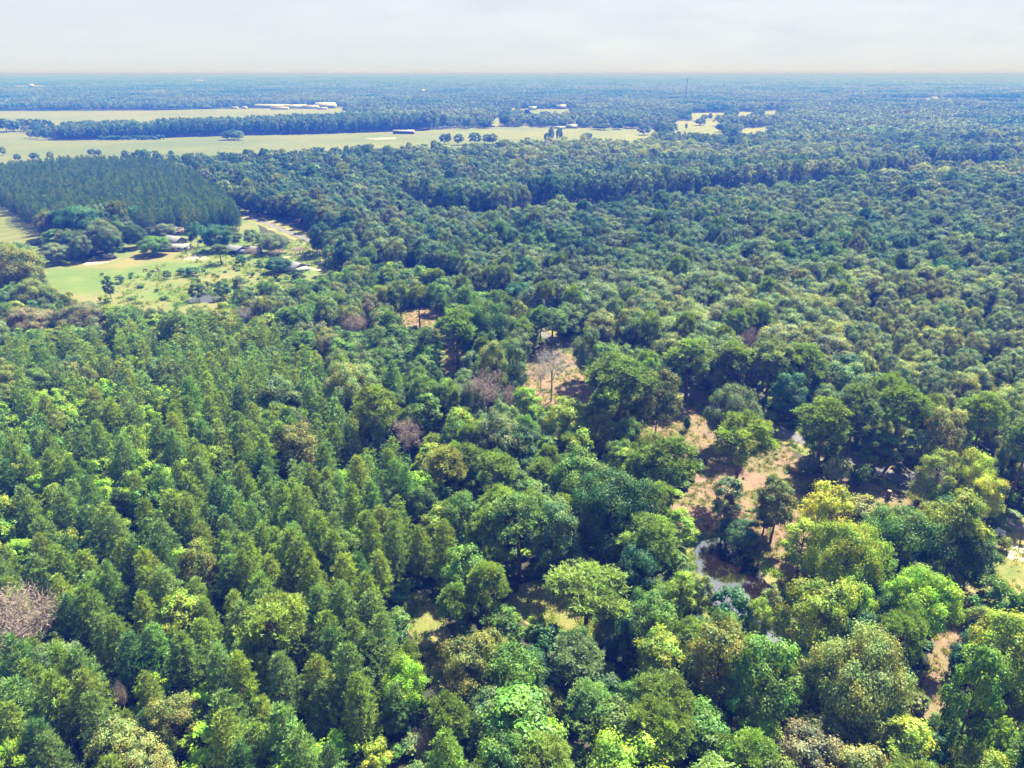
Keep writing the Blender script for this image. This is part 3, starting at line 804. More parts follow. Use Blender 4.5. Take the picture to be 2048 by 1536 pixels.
 (334, 540, 558, 15, 'sapling', 'dark', 'pointed little tree in the middle of the pasture'),
 (298, 545, 555, 9, 'sapling', 'dark', 'tiny bush near the grazing cattle'),
 (519, 520, 540, 14, 'sapling', 'dark', 'narrow dark bush left of the dark round tree'),
 (482, 508, 531, 24, 'sapling', 'teal', 'dark bush in front of the grey-roofed barn'),
 (395, 566, 600, 34, 'oak', 'dark', 'dark tree left of the pale pond below the pasture'),
 (445, 562, 598, 34, 'oak', 'dark', 'dark tree right of the pale pond below the pasture'),
 (480, 548, 605, 34, 'slim', 'greygreen', 'grey-green tree at the near right corner of the pasture'),
]
# bare and dead trees
DEAD = [
 (970, 736, 856, 84, 'bare', 'purple-brown leafless tree left of the pinkish clearing'),
 (1020, 770, 835, 44, 'bare', 'small pinkish leafless tree beside the purple-brown one'),
 (816, 835, 915, 66, 'bare', 'pink leafless tree above the shaded wood in the middle'),
 (48, 1176, 1330, 150, 'bare', 'large pinkish leafless tree at the left edge among the pines'),
 (1104, 678, 802, 62, 'snag', 'whitish dead snag on the pinkish clearing'),
 (1082, 716, 786, 34, 'snag', 'thin dead stem left of the whitish snag'),
 (491, 606, 666, 26, 'snag', 'bleached dead trunk standing in the left woods'),
 (245, 1360, 1440, 24, 'bare', 'small brown dead top among the young pines'),
 (849, 1448, 1560, 40, 'bare', 'small dead brown tree near the bottom edge'),
 (1875, 930, 1010, 84, 'snag', 'bleached bare branches in front of the yellow trees'),
 (558, 497, 515, 30, 'bare', 'pinkish bare yard tree right of the white shed'),
 (598, 492, 509, 32, 'bare', 'pinkish bare yard tree by the driveway'),
 (502, 494, 516, 26, 'bare', 'grey-brown bare tree in front of the barn'),
 (708, 622, 690, 50, 'bare', 'dull pinkish leafless tree behind the mixed wood'),
 (1497, 650, 720, 40, 'bare', 'pale leafless crown among the trees beyond the road'),
]

# parts of the picture that trees from the random fill must not cover
VIS = [
 [(1050, 735), (1100, 700), (1140, 705), (1190, 745), (1190, 795), (1130, 812), (1062, 806)],
 [(800, 634), (850, 622), (866, 640), (850, 650), (810, 652)], [(888, 695), (918, 695), (918, 742), (890, 745)],
 [(1345, 795), (1400, 812), (1440, 850), (1420, 905), (1375, 912), (1350, 880)],
 [(1510, 845), (1560, 860), (1610, 890), (1640, 965), (1600, 1000), (1570, 1060), (1500, 1075), (1470, 1000), (1515, 930)],
 [(1640, 955), (1730, 950), (1840, 985), (1830, 1020), (1740, 1010), (1660, 990)],
 [(1385, 1105), (1400, 1078), (1440, 1060), (1500, 1070), (1580, 1080), (1590, 1180), (1530, 1180), (1510, 1205), (1470, 1180), (1420, 1200), (1395, 1140)],
 [(1540, 1235), (1572, 1240), (1580, 1290), (1552, 1295)],
 [(806, 1210), (850, 1195), (880, 1240), (920, 1310), (890, 1345), (845, 1300)],
 [(1036, 1180), (1100, 1160), (1150, 1135), (1222, 1115), (1226, 1165), (1200, 1185), (1105, 1215), (1050, 1232)],
 [(1985, 1030), (2060, 1010), (2060, 1260), (2000, 1240), (1985, 1150)],
 [(1892, 1205), (1935, 1200), (1930, 1260), (1890, 1300), (1900, 1400), (1870, 1450), (1845, 1420), (1860, 1330)],
 [(1950, 1425), (2010, 1400), (2060, 1430), (2060, 1460), (1970, 1470)],
 [(95, 535), (250, 510), (330, 505), (430, 495), (520, 510), (690, 530), (640, 548), (480, 560), (440, 605), (375, 605), (220, 605), (140, 575)],
 [(-40, 408), (0, 412), (60, 440), (86, 470), (60, 482), (-40, 484)],
 [(300, 470), (380, 450), (480, 440), (600, 490), (560, 510), (340, 505)],
]
VIS_L = []
trees = []          # dicts
rngP = np.random.RandomState(4)

def add_lm(x, yt, yb, w, kind, tint, label):
    bx, by = P(x, yb)
    _, _, dep = proj(bx, by, 5)
    # height from the pixel of the top at this distance
    dx, dyy, dz = ray(x, yt)
    t = by / dyy
    h = H + dz * t
    h = max(1.2, h)
    r = w * dep / F / 2
    if kind == 'slim' and r > 4.6: kind = 'oak'
    if kind == 'oak' and r > 6.2: kind = 'bigoak'
    trees.append(dict(x=bx + (dx * t - bx) * .5, y=by, h=h, r=r, kind=kind, tint=tint, label=label, lm=True, d=dep))
    VIS_L.append((x - w * .42, x + w * .42, yt, yt + (yb - yt) * .52, by))

for a_ in LM:
    add_lm(*a_)
nLM = len(trees)
for x, yt, yb, w, kind, label in DEAD:
    add_lm(x, yt, yb, w, kind, 'brown', label)

# zone polygons in base pixels
Z_YOUNG = [(-500, 735), (0, 725), (250, 705), (520, 700), (640, 780), (720, 860), (800, 930), (860, 1040), (870, 1160), (790, 1215), (850, 1400), (760, 1470), (740, 2400), (-2500, 2400)]
Z_LIME = [(-300, 800), (0, 780), (260, 770), (420, 860), (480, 960), (330, 1080), (0, 1200), (-300, 1200)]
Z_EDGE = [(-500, 560), (100, 560), (230, 610), (480, 600), (700, 560), (900, 640), (900, 760), (640, 780), (520, 700), (0, 725), (-500, 735)]
GAPS = [[(806, 384), (860, 404), (906, 414), (1002, 414), (1053, 403), (1180, 390), (1300, 383), (1355, 382), (1519, 357), (1610, 353), (1724, 345), (1804, 335), (1845, 326)],
        [(1840, 309), (1884, 323), (1957, 320), (1994, 313), (2048, 305), (2150, 295)]]
gap_lines = [np.array([P(px, py, 17) for px, py in g]) for g in GAPS]
def near_gap(x, y):
    """distance behind the gap's near edge for points, nan when off the line"""
    res = np.zeros(x.shape, bool)
    for g in gap_lines:
        ang = np.arctan2(x, y); ga = np.arctan2(g[:, 0], g[:, 1]); gd = np.hypot(g[:, 0], g[:, 1])
        o = np.argsort(ga)
        dd = np.interp(ang, ga[o], gd[o], left=1e9, right=1e9)
        d = np.hypot(x, y)
        wdt = 38 + 18 * vnoise(x, y, 60)
        res |= (d > dd) & (d < dd + wdt)
    return res

plant = PX([(-300, 338, 14), (0, 326, 14), (130, 314, 14), (300, 313, 14), (370, 332, 14), (430, 365, 14), (478, 410, 14)]) + PX([(478, 462), (400, 466), (300, 470), (240, 474), (100, 474), (84, 470), (0, 410), (-60, 380), (-300, 330)])

def open_mask(x, y):
    r = np.zeros(x.shape, bool)
    for p_ in OPEN:
        r |= inpoly(x, y, p_)
    # road and its verge
    rel = np.stack([x - ROAD0[0], y - ROAD0[1]], -1)
    s = rel @ rnv; a = rel @ rdv
    r |= (s > 3.5) & (s < 12) & (y > 372) & (y < 480)
    r |= (s > -7.5) & (s < 3.6) & (a > 0) & (a < np.linalg.norm(ROAD1 - ROAD0))
    return r

def grid(x0, x1, y0, y1, s, seed):
    rng = np.random.RandomState(seed)
    gx, gy = np.meshgrid(np.arange(x0, x1, s), np.arange(y0, y1, s))
    gx = gx + (np.arange(gx.shape[0]) % 2)[:, None] * s / 2
    return (gx + rng.uniform(-.38, .38, gx.shape) * s).ravel(), (gy + rng.uniform(-.38, .38, gx.shape) * s).ravel(), rng

lm_xy = np.array([(t['x'], t['y'], t['r']) for t in trees])
def crown_pts(x, y, h, r):
    return [(x, y, h), (x, y, h * .75), (x - r * .8, y, h * .7), (x + r * .8, y, h * .7), (x - r * .6, y, h * .9), (x + r * .6, y, h * .9), (x, y, h * .45), (x - r * .8, y, h * .4), (x + r * .8, y, h * .4)]
def blocks(x, y, h, r):
    if h < .2: return False
    q = [proj(*p_) for p_ in crown_pts(x, y, h, r)]
    us = np.array([a_[0] for a_ in q]); vs = np.array([a_[1] for a_ in q])
    for poly in VIS:
        if inpoly(us, vs, poly).any():
            return True
    for x0, x1, y0, y1, by in VIS_L:
        if by > y + .5 and ((us > x0) & (us < x1) & (vs > y0) & (vs < y1)).any():
            return True
    return False

def pick(rng, opts):
    k = rng.rand() * sum(o[0] for o in opts)
    for o in opts:
        k -= o[0]
        if k <= 0: return o[1:]
    return opts[-1][1:]

# --- near woods (individually sized trees out to 330 m)
placed_x, placed_y, placed_r = list(lm_xy[:, 0]), list(lm_xy[:, 1]), list(lm_xy[:, 2])
def fill(spacing, seed, zone_fn, opts_fn, ymax, hmul=(1, .68, .45, .28)):
    gx, gy, rng = grid(-330, 330, 40, ymax, spacing, seed)
    keep = np.abs(gx) < gy * .80 + 28
    gx, gy = gx[keep], gy[keep]
    keep = ~open_mask(gx, gy)
    gx, gy = gx[keep], gy[keep]
    u, v, dep = proj(gx, gy, 0)
    keep = zone_fn(u, v, gx, gy)
    gx, gy, u, v = gx[keep], gy[keep], u[keep], v[keep]
    for x, y, uu, vv in zip(gx, gy, u, v):
        kind, tint, h, rr = opts_fn(rng, x, y, uu, vv)
        px_, py_, pr_ = np.array(placed_x), np.array(placed_y), np.array(placed_r)
        dd = np.hypot(px_ - x, py_ - y)
        if (dd[:len(lm_xy)] < np.maximum(pr_[:len(lm_xy)] * .55, 1.6)).any():
            continue
        if (dd < spacing * .55).any():
            continue
        ok = None
        for m_ in hmul:
            if not blocks(x, y, h * m_, rr * (m_ ** .5)):
                ok = m_; break
        if ok is None:
            continue
        hh, r2 = h * ok, rr * ok ** .5
        if ok < .5 and kind != 'sapling':
            if kind == 'pine' or kind == 'tallpine':
                kind = 'pine'; r2 = min(r2, hh * .4)
            else:
                kind = 'sapling'
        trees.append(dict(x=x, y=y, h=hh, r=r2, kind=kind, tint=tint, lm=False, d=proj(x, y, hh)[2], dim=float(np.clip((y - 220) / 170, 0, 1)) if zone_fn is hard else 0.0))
        placed_x.append(x); placed_y.append(y); placed_r.append(r2)

def opt_young(rng, x, y, u, v):
    lime = inpoly(np.array([u]), np.array([v]), Z_LIME)[0]
    nz = vnoise(x, y, 14)
    if rng.rand() < (0.52 * (0.3 + 1.3 * nz) if lime else 0.06 + .12 * (nz > .62)):
        return 'sapling', pick(rng, [(4, 'lime'), (2, 'yellowgreen'), (1, 'green')])[0], rng.uniform(7.5, 12) if lime else rng.uniform(6, 9.5), rng.uniform(2.0, 2.9)
    if rng.rand() < (0.10 if y > 150 else .045):
        return 'oak', pick(rng, [(2, 'greygreen'), (1, 'olive'), (3, 'green'), (.6, 'pale')])[0], rng.uniform(9, 13), rng.uniform(2.8, 4.2)
    s = rng.uniform(.78, 1.15) * (0.9 + .25 * vnoise(x, y, 30))
    return 'pine', pick(rng, [(4, 'pine'), (4, 'bluepine'), (1.6, 'yellowpine'), (1, 'dark')])[0], 13.2 * s, rng.uniform(2.6, 3.5) * s ** .6

def opt_edge(rng, x, y, u, v):
    k = pick(rng, [(3, 'oak', 'greygreen'), (2, 'oak', 'grey'), (1.4, 'oak', 'olive'), (.3, 'oak', 'brown'), (3, 'tallpine', 'bluepine'), (2, 'pine', 'dark'), (2, 'slim', 'green'), (1, 'sapling', 'lime'), (1, 'slim', 'yellowgreen')])
    h = rng.uniform(10, 16); 
    if k[0] == 'sapling': h = rng.uniform(5, 8)
    return k[0], k[1], h, h * rng.uniform(.26, .36)

def opt_mixed(rng, x, y, u, v):
    if u > 1330:
        k = pick(rng, [(3, 'oak', 'green'), (2, 'oak', 'yellowgreen'), (2, 'slim', 'green'), (1.5, 'slim', 'lime'), (1, 'oak', 'olive'), (1, 'oak', 'pale'), (2, 'tallpine', 'pine'), (1.6, 'oak', 'teal')])
    else:
        k = pick(rng, [(3, 'oak', 'greygreen'), (2.2, 'oak', 'green'), (1, 'oak', 'olive'), (2.4, 'tallpine', 'pine'), (2, 'tallpine', 'bluepine'), (2, 'slim', 'green'), (.8, 'sapling', 'lime'), (1.4, 'oak', 'dark'), (1, 'slim', 'yellowgreen')])
    h = rng.uniform(10, 16) if k[0] != 'tallpine' else rng.uniform(13, 19)
    if k[0] == 'sapling': h = rng.uniform(5, 8)
    return k[0], k[1], h, h * (rng.uniform(.24, .33) if k[0] != 'tallpine' else rng.uniform(.19, .25))

def hard_tint(rng, x, y):
    n1, n2 = vnoise(x, y, 90), vnoise(x + 500, y, 28)
    if n1 > .62: return pick(rng, [(3, 'pale'), (2, 'greygreen'), (2, 'grey'), (1, 'olive')])[0]
    if n2 > .78: return pick(rng, [(2, 'dark'), (2, 'teal')])[0]
    return pick(rng, [(5, 'greygreen'), (2.6, 'grey'), (1.2, 'teal'), (.9, 'olive'), (.9, 'pale'), (1.2, 'green'), (.12, 'brown'), (.05, 'yellow')])[0]

def opt_hard(rng, x, y, u, v):
    rel = np.array([x, y]) - ROAD0
    s = rel @ rnv
    if s < 22 and rng.rand() < .4:
        h = rng.uniform(16, 21); return 'tallpine', pick(rng, [(2, 'pine'), (1, 'greygreen')])[0], h, h * .2
    h = rng.uniform(13, 17.5)
    if u > 1700 and v > 640:                      # lower pale stand at the right edge
        h = rng.uniform(11, 14)
        return 'oak', pick(rng, [(3, 'pale'), (3, 'grey'), (2, 'greygreen')])[0], h, rng.uniform(3.2, 4.4)
    if rng.rand() < .06:
        return 'tallpine', 'pine', h + 3, h * .24
    return 'oak', hard_tint(rng, x, y), h, rng.uniform(4.6, 7.0)

young = lambda u, v, x, y: inpoly(u, v, Z_YOUNG)
edge = lambda u, v, x, y: inpoly(u, v, Z_EDGE)
side = lambda x, y: (np.stack([x - ROAD0[0], y - ROAD0[1]], -1) @ rnv)
inplant = lambda x, y: inpoly(x, y, plant)
mixed = lambda u, v, x, y: (side(x, y) < -7) & ~inpoly(u, v, Z_YOUNG) & ~inpoly(u, v, Z_EDGE) & ~inplant(x, y)
hard = lambda u, v, x, y: (side(x, y) >= 3) & ~inpoly(u, v, Z_EDGE) & ~inpoly(u, v, Z_YOUNG) & ~inplant(x, y)
fill(4.7, 11, young, opt_young, 260)
fill(6.2, 12, edge, opt_edge, 400)
fill(6.0, 13, mixed, opt_mixed, 430)
fill(8.2, 14, hard, opt_hard, 330, (1, .7, .45))

# --- which trees become things of their own: the ones that show largest
def px_area(t):
    u, v, dep = proj(t['x'], t['y'], t['h'] * .75)
    if not (-t['r'] * F / dep < u < 2048 + t['r'] * F / dep and -80 < v < 1536 + t['h'] * F / dep * .5):
        return 0
    return (F / dep) ** 2 * t['h'] * t['r'] * 1.2
for t in trees:
    t['a'] = px_area(t)
KIND = {'pine': 'pine_tree', 'tallpine': 'pine_tree', 'oak': 'broadleaf_tree', 'slim': 'broadleaf_tree', 'umbrella': 'broadleaf_tree', 'bigoak': 'broadleaf_tree', 'sapling': 'young_tree', 'bare': 'bare_tree', 'snag': 'dead_tree'}
LIMIT = {'pine_tree': 295, 'broadleaf_tree': 295, 'young_tree': 150, 'bare_tree': 60, 'dead_tree': 60}
count = {}
for t in sorted(trees, key=lambda t: (-t['lm'], -t['a'])):
    k = KIND[t['kind']]
    t['single'] = t['a'] > 60 and count.get(k, 0) < LIMIT[k] or t['lm']
    if t['single']: count[k] = count.get(k, 0) + 1

# --- words for the trees that have no label of their own
anch = [(t, *proj(t['x'], t['y'], t['h'] * .6)[:2]) for t in trees if t.get('label') and t['a'] > 1500]
NUMW = ['', 'one', 'two', 'three', 'four', 'five', 'six', 'seven', 'eight', 'nine', 'ten']
def anchor_name(lab):
    for cut in (' at the ', ' above ', ' left of ', ' right of ', ' beside ', ' behind ', ' in front', ' with ', ' standing ', ' between ', ' among ', ' beyond ', ' on the ', ' below ', ' in the ', ' nearest ', ' leaning ', ' hanging ', ' that ', ' just ', ' near ', ' rising ', ' next ', ' over ', ' cut '):
        i = lab.find(cut)
        if i > 12: lab = lab[:i]
    return lab.rstrip(',')
short = {}
for t, _, _ in anch:
    short.setdefault(anchor_name(t['label']), []).append(t)
anch = [a_ for a_ in anch if len(short[anchor_name(a_[0]['label'])]) == 1]
used = {}
def make_label(t):
    u, v, dep = proj(t['x'], t['y'], t['h'] * .6)
    size = 'tall' if t['h'] > 15.5 else ('small' if t['h'] < 7.5 else '')
    noun = {'pine_tree': 'pine', 'broadleaf_tree': 'broadleaf tree', 'young_tree': 'young tree'}[KIND[t['kind']]]
    look = (size + ' ' + WORD[t['tint']] + ' ' + noun).strip()
    for a_, au, av in sorted(anch, key=lambda q: (q[1] - u) ** 2 + (1.6 * (q[2] - v)) ** 2)[:4]:
        s = 6.0
        dx = int(round((t['x'] - a_['x']) / s)); dy = int(round((t['y'] - a_['y']) / s))
        if abs(dx) > 10 or abs(dy) > 10 or (dx == 0 and dy == 0):
            continue
        w = []
        if dx: w.append(NUMW[abs(dx)] + (' left' if dx < 0 else ' right'))
        if dy: w.append(NUMW[abs(dy)] + (' behind' if dy > 0 else ' in front'))
        lab = look + ', crowns ' + ' and '.join(w) + ' of the ' + anchor_name(a_['label'])
        lab = lab.replace(', crowns one left of', ' directly left of').replace(', crowns one right of', ' directly right of').replace('behind of', 'behind')
        lab = lab.replace(', crowns one behind', ' directly behind').replace(', crowns one in front of', ' directly in front of')
        import re
        lab = re.sub(r', crowns (\w+ \w+(?: front)?)', r', \1', lab) if ' and ' not in lab.split(' of the ')[0] else lab.replace(', crowns ', ', ')
        lab = re.sub(r', (two|three|four|five|six|seven|eight|nine|ten) (left|right|behind|in front)( of)? the', r', \1 crowns \2\3 the', lab)
        if len(lab.split()) <= 16 and lab not in used:
            used[lab] = 1
            return lab
    side_ = 'left' if u < 700 else ('right' if u > 1350 else 'centre')
    lab = look + {'left': ' packed among similar crowns in the left half of the wood', 'right': ' packed among similar crowns in the wood on the right side', 'centre': ' packed among similar crowns in the middle of the wood'}[side_]
    return lab

GROUP = {'pine_tree': 'pines of the wood', 'broadleaf_tree': 'broadleaf trees of the wood', 'young_tree': 'young trees and bushes of the wood', 'bare_tree': 'leafless trees', 'dead_tree': 'dead pale trees'}
CATW = {'pine_tree': 'pine tree', 'broadleaf_tree': 'tree', 'young_tree': 'young tree', 'bare_tree': 'bare tree', 'dead_tree': 'dead tree'}
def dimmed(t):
    """distance haze put into the leaf tint: broadleaf trees go darker and bluer farther off"""
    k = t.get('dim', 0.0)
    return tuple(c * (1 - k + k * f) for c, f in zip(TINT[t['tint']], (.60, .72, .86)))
def jitter_tint(c, rng, a=.16):
    k = 1.6 * rng.uniform(1 - a, 1 + a)
    return [float(np.clip(x * k * rng.uniform(.93, 1.07), .005, .6)) for x in c]

rngT = np.random.RandomState(9)
for t in trees:
    if not t['single']: continue
    k = KIND[t['kind']]
    lab = t.get('label') or make_label(t)
    root = thing(k, lab, CATW[k], (t['x'], t['y'], 0.0), rngT.uniform(0, 6.28), GROUP[k])
    if t['kind'] in ('bare', 'snag'):
        src = BARE if t['kind'] == 'bare' else SNAG
        nh, nr = (12.0, 4.3) if t['kind'] == 'bare' else (12.0, 3.2)
        cm, tm = src[rngT.randint(len(src))]
    else:
        nh, nr = NOM[t['kind']]
        cm, tm = NEAR[t['kind']][rngT.randint(len(NEAR[t['kind']]))]
    sr = t['r'] / nr; sz = t['h'] / nh
    root.scale = (sr * rngT.uniform(.94, 1.06), sr * rngT.uniform(.94, 1.06), sz)
    o = link('crown', cm, root)
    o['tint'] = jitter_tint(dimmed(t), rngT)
    link('trunk', tm, root)

# ------------------------------------------------------------------ stuff: instanced masses
def scatter(name, X, Y, Z, R_, S, I, C, meshes, label, cat):
    """one mass object: points that carry turn, size, variant and tint, and geometry nodes that set a mesh on each"""
    n_ = len(X)
    src = bpy.data.collections.new(name + '_source')
    for i, me_ in enumerate(meshes):
        o = bpy.data.objects.new('%s_source_%02d' % (name, i), me_)
        src.objects.link(o)
    me_ = bpy.data.meshes.new(name)
    me_.vertices.add(n_)
    me_.vertices.foreach_set('co', np.stack([X, Y, Z], 1).astype(np.float32).ravel())
    for an, ty, dat in (('turn', 'FLOAT_VECTOR', np.stack([np.zeros(n_), np.zeros(n_), R_], 1)), ('size', 'FLOAT_VECTOR', S)):
        a_ = me_.attributes.new(an, ty, 'POINT'); a_.data.foreach_set('vector', np.asarray(dat, np.float32).ravel())
    a_ = me_.attributes.new('which', 'INT', 'POINT'); a_.data.foreach_set('value', np.asarray(I, np.int32))
    a_ = me_.attributes.new('tint', 'FLOAT_COLOR', 'POINT')
    a_.data.foreach_set('color', np.concatenate([np.asarray(C, np.float32), np.ones((n_, 1), np.float32)], 1).ravel())
    o = link(name, me_)
    tag(o, label, cat, None, 'stuff')
    ng = bpy.data.node_groups.new(name, 'GeometryNodeTree')
    ng.interface.new_socket('Geometry', in_out='INPUT', socket_type='NodeSocketGeometry')
    ng.interface.new_socket('Geometry', in_out='OUTPUT', socket_type='NodeSocketGeometry')
    gi = ng.nodes.new('NodeGroupInput'); go = ng.nodes.new('NodeGroupOutput')
    ci = ng.nodes.new('GeometryNodeCollectionInfo'); ci.inputs['Collection'].default_value = src
    ci.inputs['Separate Children'].default_value = True; ci.inputs['Reset Children'].default_value = True
    ip = ng.nodes.new('GeometryNodeInstanceOnPoints'); ip.inputs['Pick Instance'].default_value = True
    def attr(nm, ty):
        a = ng.nodes.new('GeometryNodeInputNamedAttribute'); a.data_type = ty; a.inputs['Name'].default_value = nm
        return [s for s in a.outputs if s.enabled and s.name == 'Attribute'][0]
    ng.links.new(gi.outputs[0], ip.inputs['Points'])
    ng.links.new(ci.outputs[0], ip.inputs['Instance'])
    ng.links.new(attr('which', 'INT'), ip.inputs['Instance Index'])
    e2r = ng.nodes.new('FunctionNodeEulerToRotation')
    ng.links.new(attr('turn', 'FLOAT_VECTOR'), e2r.inputs[0])
    ng.links.new(e2r.outputs[0], ip.inputs['Rotation'])
    ng.links.new(attr('size', 'FLOAT_VECTOR'), ip.inputs['Scale'])
    ng.links.new(ip.outputs['Instances'], go.inputs[0])
    md = o.modifiers.new('scatter', 'NODES'); md.node_group = ng
    return o

class Mass:
    """gathers points for one scatter object"""
    def __init__(s, name, label, cat):
        s.name, s.label, s.cat = name, label, cat
        s.rows = []; s.meshes = []; s.off = {}
    def kind(s, key, meshes):
        if key not in s.off:
            s.off[key] = (len(s.meshes), len(meshes)); s.meshes += meshes
        return s.off[key]
    def put(s, rng, x, y, h, r, key, meshes, nom, tint, z=0.0):
        o, n_ = s.kind(key, meshes)
        s.rows.append((x, y, z, rng.uniform(0, 6.28), r / nom[1], r / nom[1], h / nom[0], o + rng.randint(n_), *jitter_tint(tint, rng)))
    def build(s):
        if not s.rows: return
        a = np.array(s.rows)
        scatter(s.name, a[:, 0], a[:, 1], a[:, 2], a[:, 3], a[:, 4:7], a[:, 7].astype(int), a[:, 8:11], s.meshes, s.label, s.cat)

joined_cache = {}
def near_joined(kind):
    """crown + trunk of the near trees as one mesh for the masses"""
    return MIDL[kind]

rngM = np.random.RandomState(21)
pm = Mass('pine_wood', 'mass of further pines filling the wood behind the nearest ones', 'pine wood')
bm_ = Mass('hardwood_forest', 'dull green broadleaf forest stretching beyond the road to the fields', 'forest')
ym = Mass('undergrowth', 'bright green bushes and saplings filling the gaps below the trees', 'undergrowth')
for t in trees:
    if t['single']: continue
    k = KIND[t['kind']]
    ms = {'pine_tree': pm, 'broadleaf_tree': bm_, 'young_tree': ym}.get(k)
    if ms is None: continue
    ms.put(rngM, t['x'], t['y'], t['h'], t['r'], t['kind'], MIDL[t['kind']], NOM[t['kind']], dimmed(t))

# undergrowth below the near trees
gx, gy, rng = grid(-260, 300, 40, 330, 3.6, 31)
keep = (np.abs(gx) < gy * .80 + 20) & ~open_mask(gx, gy)
for x, y in zip(gx[keep], gy[keep]):
    u, v, dep = proj(x, y, 1.5)
    h = rng.uniform(1.2, 3.6)
    if blocks(x, y, h, 1.2): h = .8
    tn = pick(rng, [(3, 'green'), (2.2, 'lime'), (2, 'greygreen'), (1, 'olive'), (2, 'dark')])[0]
    ym.put(rng, x, y, h, rng.uniform(1.4, 2.4), 'shrub', MIDL['shrub'], NOM['shrub'], TINT[tn])

for poly in (clear0, clear1, clear2, clear3, pondbank, yard, trail, grass1, grass2, lawn2):
    a_ = np.array(poly); n_ = int(np.prod(a_.max(0) - a_.min(0)) * .022)
    xx = rng.uniform(a_[:, 0].min(), a_[:, 0].max(), n_); yy = rng.uniform(a_[:, 1].min(), a_[:, 1].max(), n_)
    k_ = inpoly(xx, yy, poly) & ~inpoly(xx, yy, pond) & (vnoise(xx, yy, 6) > .45)
    for x, y in zip(xx[k_], yy[k_]):
        ym.put(rng, x, y, rng.uniform(.25, .9), rng.uniform(.35, .9), 'shrub', MIDL['shrub'], NOM['shrub'], TINT[pick(rng, [(2, 'olive'), (1.5, 'green'), (1, 'straw'), (1, 'greygreen')])[0]])

# hardwood beyond 330 m out to the fields
gx, gy, rng = grid(-800, 900, 326, 1010, 9.2, 41)
keep = (np.abs(gx) < gy * .76 + 25) & ~open_mask(gx, gy) & ~inpoly(gx, gy, plant) & ~near_gap(gx, gy)
gx, gy = gx[keep], gy[keep]
s_ = side(gx, gy)
for x, y, ss in zip(gx, gy, s_):
    u, v, dep = proj(x, y, 0)
    h = rng.uniform(11.5, 18.5) * (.88 + .28 * vnoise(x, y, 70)); r = rng.uniform(4.0, 8.2)
    if near_gap(np.array([x * (1 - 34 / math.hypot(x, y))]), np.array([y * (1 - 34 / math.hypot(x, y))]))[0]: h = rng.uniform(19, 23)
    tn = hard_tint(rng, x, y)
    yl = vnoise(x * .5, y, 70)
    if y > 600 and u > 1000 and yl > .5 and rng.rand() < .85: tn = pick(rng, [(2, 'pale'), (1.2, 'straw'), (1, 'olive')])[0]
    if u < 700 and rng.rand() < .5: tn = pick(rng, [(2, 'teal'), (2, 'greygreen'), (1, 'olive')])[0]
    kind = 'oak'
    if rng.rand() < .05: kind, h, r = 'tallpine', h * 1.2, r * .8
    if y < 440 and ss < 14:
        k_ = [f for f in (1, .7, .45) if not blocks(x, y, h * 1.1 * f, r * f ** .5)]
        if not k_: continue
        h *= k_[0]; r *= k_[0] ** .5
    src = MIDL if y < 520 else LOW
    fm = (.78, .87, .90) if tn in ('pale', 'straw', 'olive') and y > 560 else ((.68, .78, .86) if tn in ('pale', 'straw', 'olive') else (.58, .70, .86))  # leaf tint darkened and blued for distance, haze painted into the colour
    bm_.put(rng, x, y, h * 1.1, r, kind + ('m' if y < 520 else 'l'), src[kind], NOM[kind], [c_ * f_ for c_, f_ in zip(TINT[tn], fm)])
pm.build(); bm_.build()
# low bushes in the lanes between the stands
gx, gy, rng = grid(-800, 900, 326, 1010, 5.0, 43)
keep = (np.abs(gx) < gy * .76 + 25) & near_gap(gx, gy)
for x, y in zip(gx[keep], gy[keep]):
    ym.put(rng, x, y, rng.uniform(2, 5), rng.uniform(2, 3), 'shrubl', LOW['shrub'], NOM['shrub'], TINT['greygreen'])
ym.build()

# pine plantation on the left
pl = Mass('pine_plantation', 'even dark teal pine plantation behind the homestead', 'pine plantation')
gx, gy, rng = grid(-620, -60, 420, 800, 4.4, 45)
keep = inpoly(gx, gy, plant)
for x, y in zip(gx[keep], gy[keep]):
    pl.put(rng, x, y, rng.uniform(13.5, 16.5), rng.uniform(2.2, 3.0), 'pine', MIDL['pine'], NOM['pine'], [c_ * .66 for c_ in TINT[pick(rng, [(3, 'teal'), (2, 'bluepine'), (1, 'pine')])[0]]])
pl.build()

# --- tree belts, clumps and lone trees round the far fields
belt = Mass('tree_belt', 'long dark belt of trees between the two far fields', 'tree belt')
bp1 = PX([(112, 281), (200, 279), (440, 272), (640, 268), (852, 261)]) + PX([(852, 229, 19), (700, 228, 19), (550, 234, 19), (300, 244, 17), (200, 242, 17), (125, 246, 16)])
gx, gy, rng = grid(-900, 50, 1050, 1750, 8.5, 51)
keep = inpoly(gx, gy, bp1)
for x, y in zip(gx[keep], gy[keep]):
    u, v, dep = proj(x, y, 0)
    h = rng.uniform(19, 26) * (.85 if u < 320 else 1)
    belt.put(rng, x, y, h, rng.uniform(4.6, 6.5), 'oak', LOW['oak'], NOM['oak'], TINT[pick(rng, [(3, 'teal'), (2, 'dark'), (2, 'greygreen'), (.6, 'olive')])[0]])
for k in range(60):
    u = rng.uniform(200, 330); x, y = P(u, 280 + rng.uniform(-.8, .4) - (u - 200) * .008)
    belt.put(rng, x, y, rng.uniform(4, 7), rng.uniform(3, 4.5), 'shrub', LOW['shrub'], (3.0, 2.0), TINT['teal'])
belt.build()

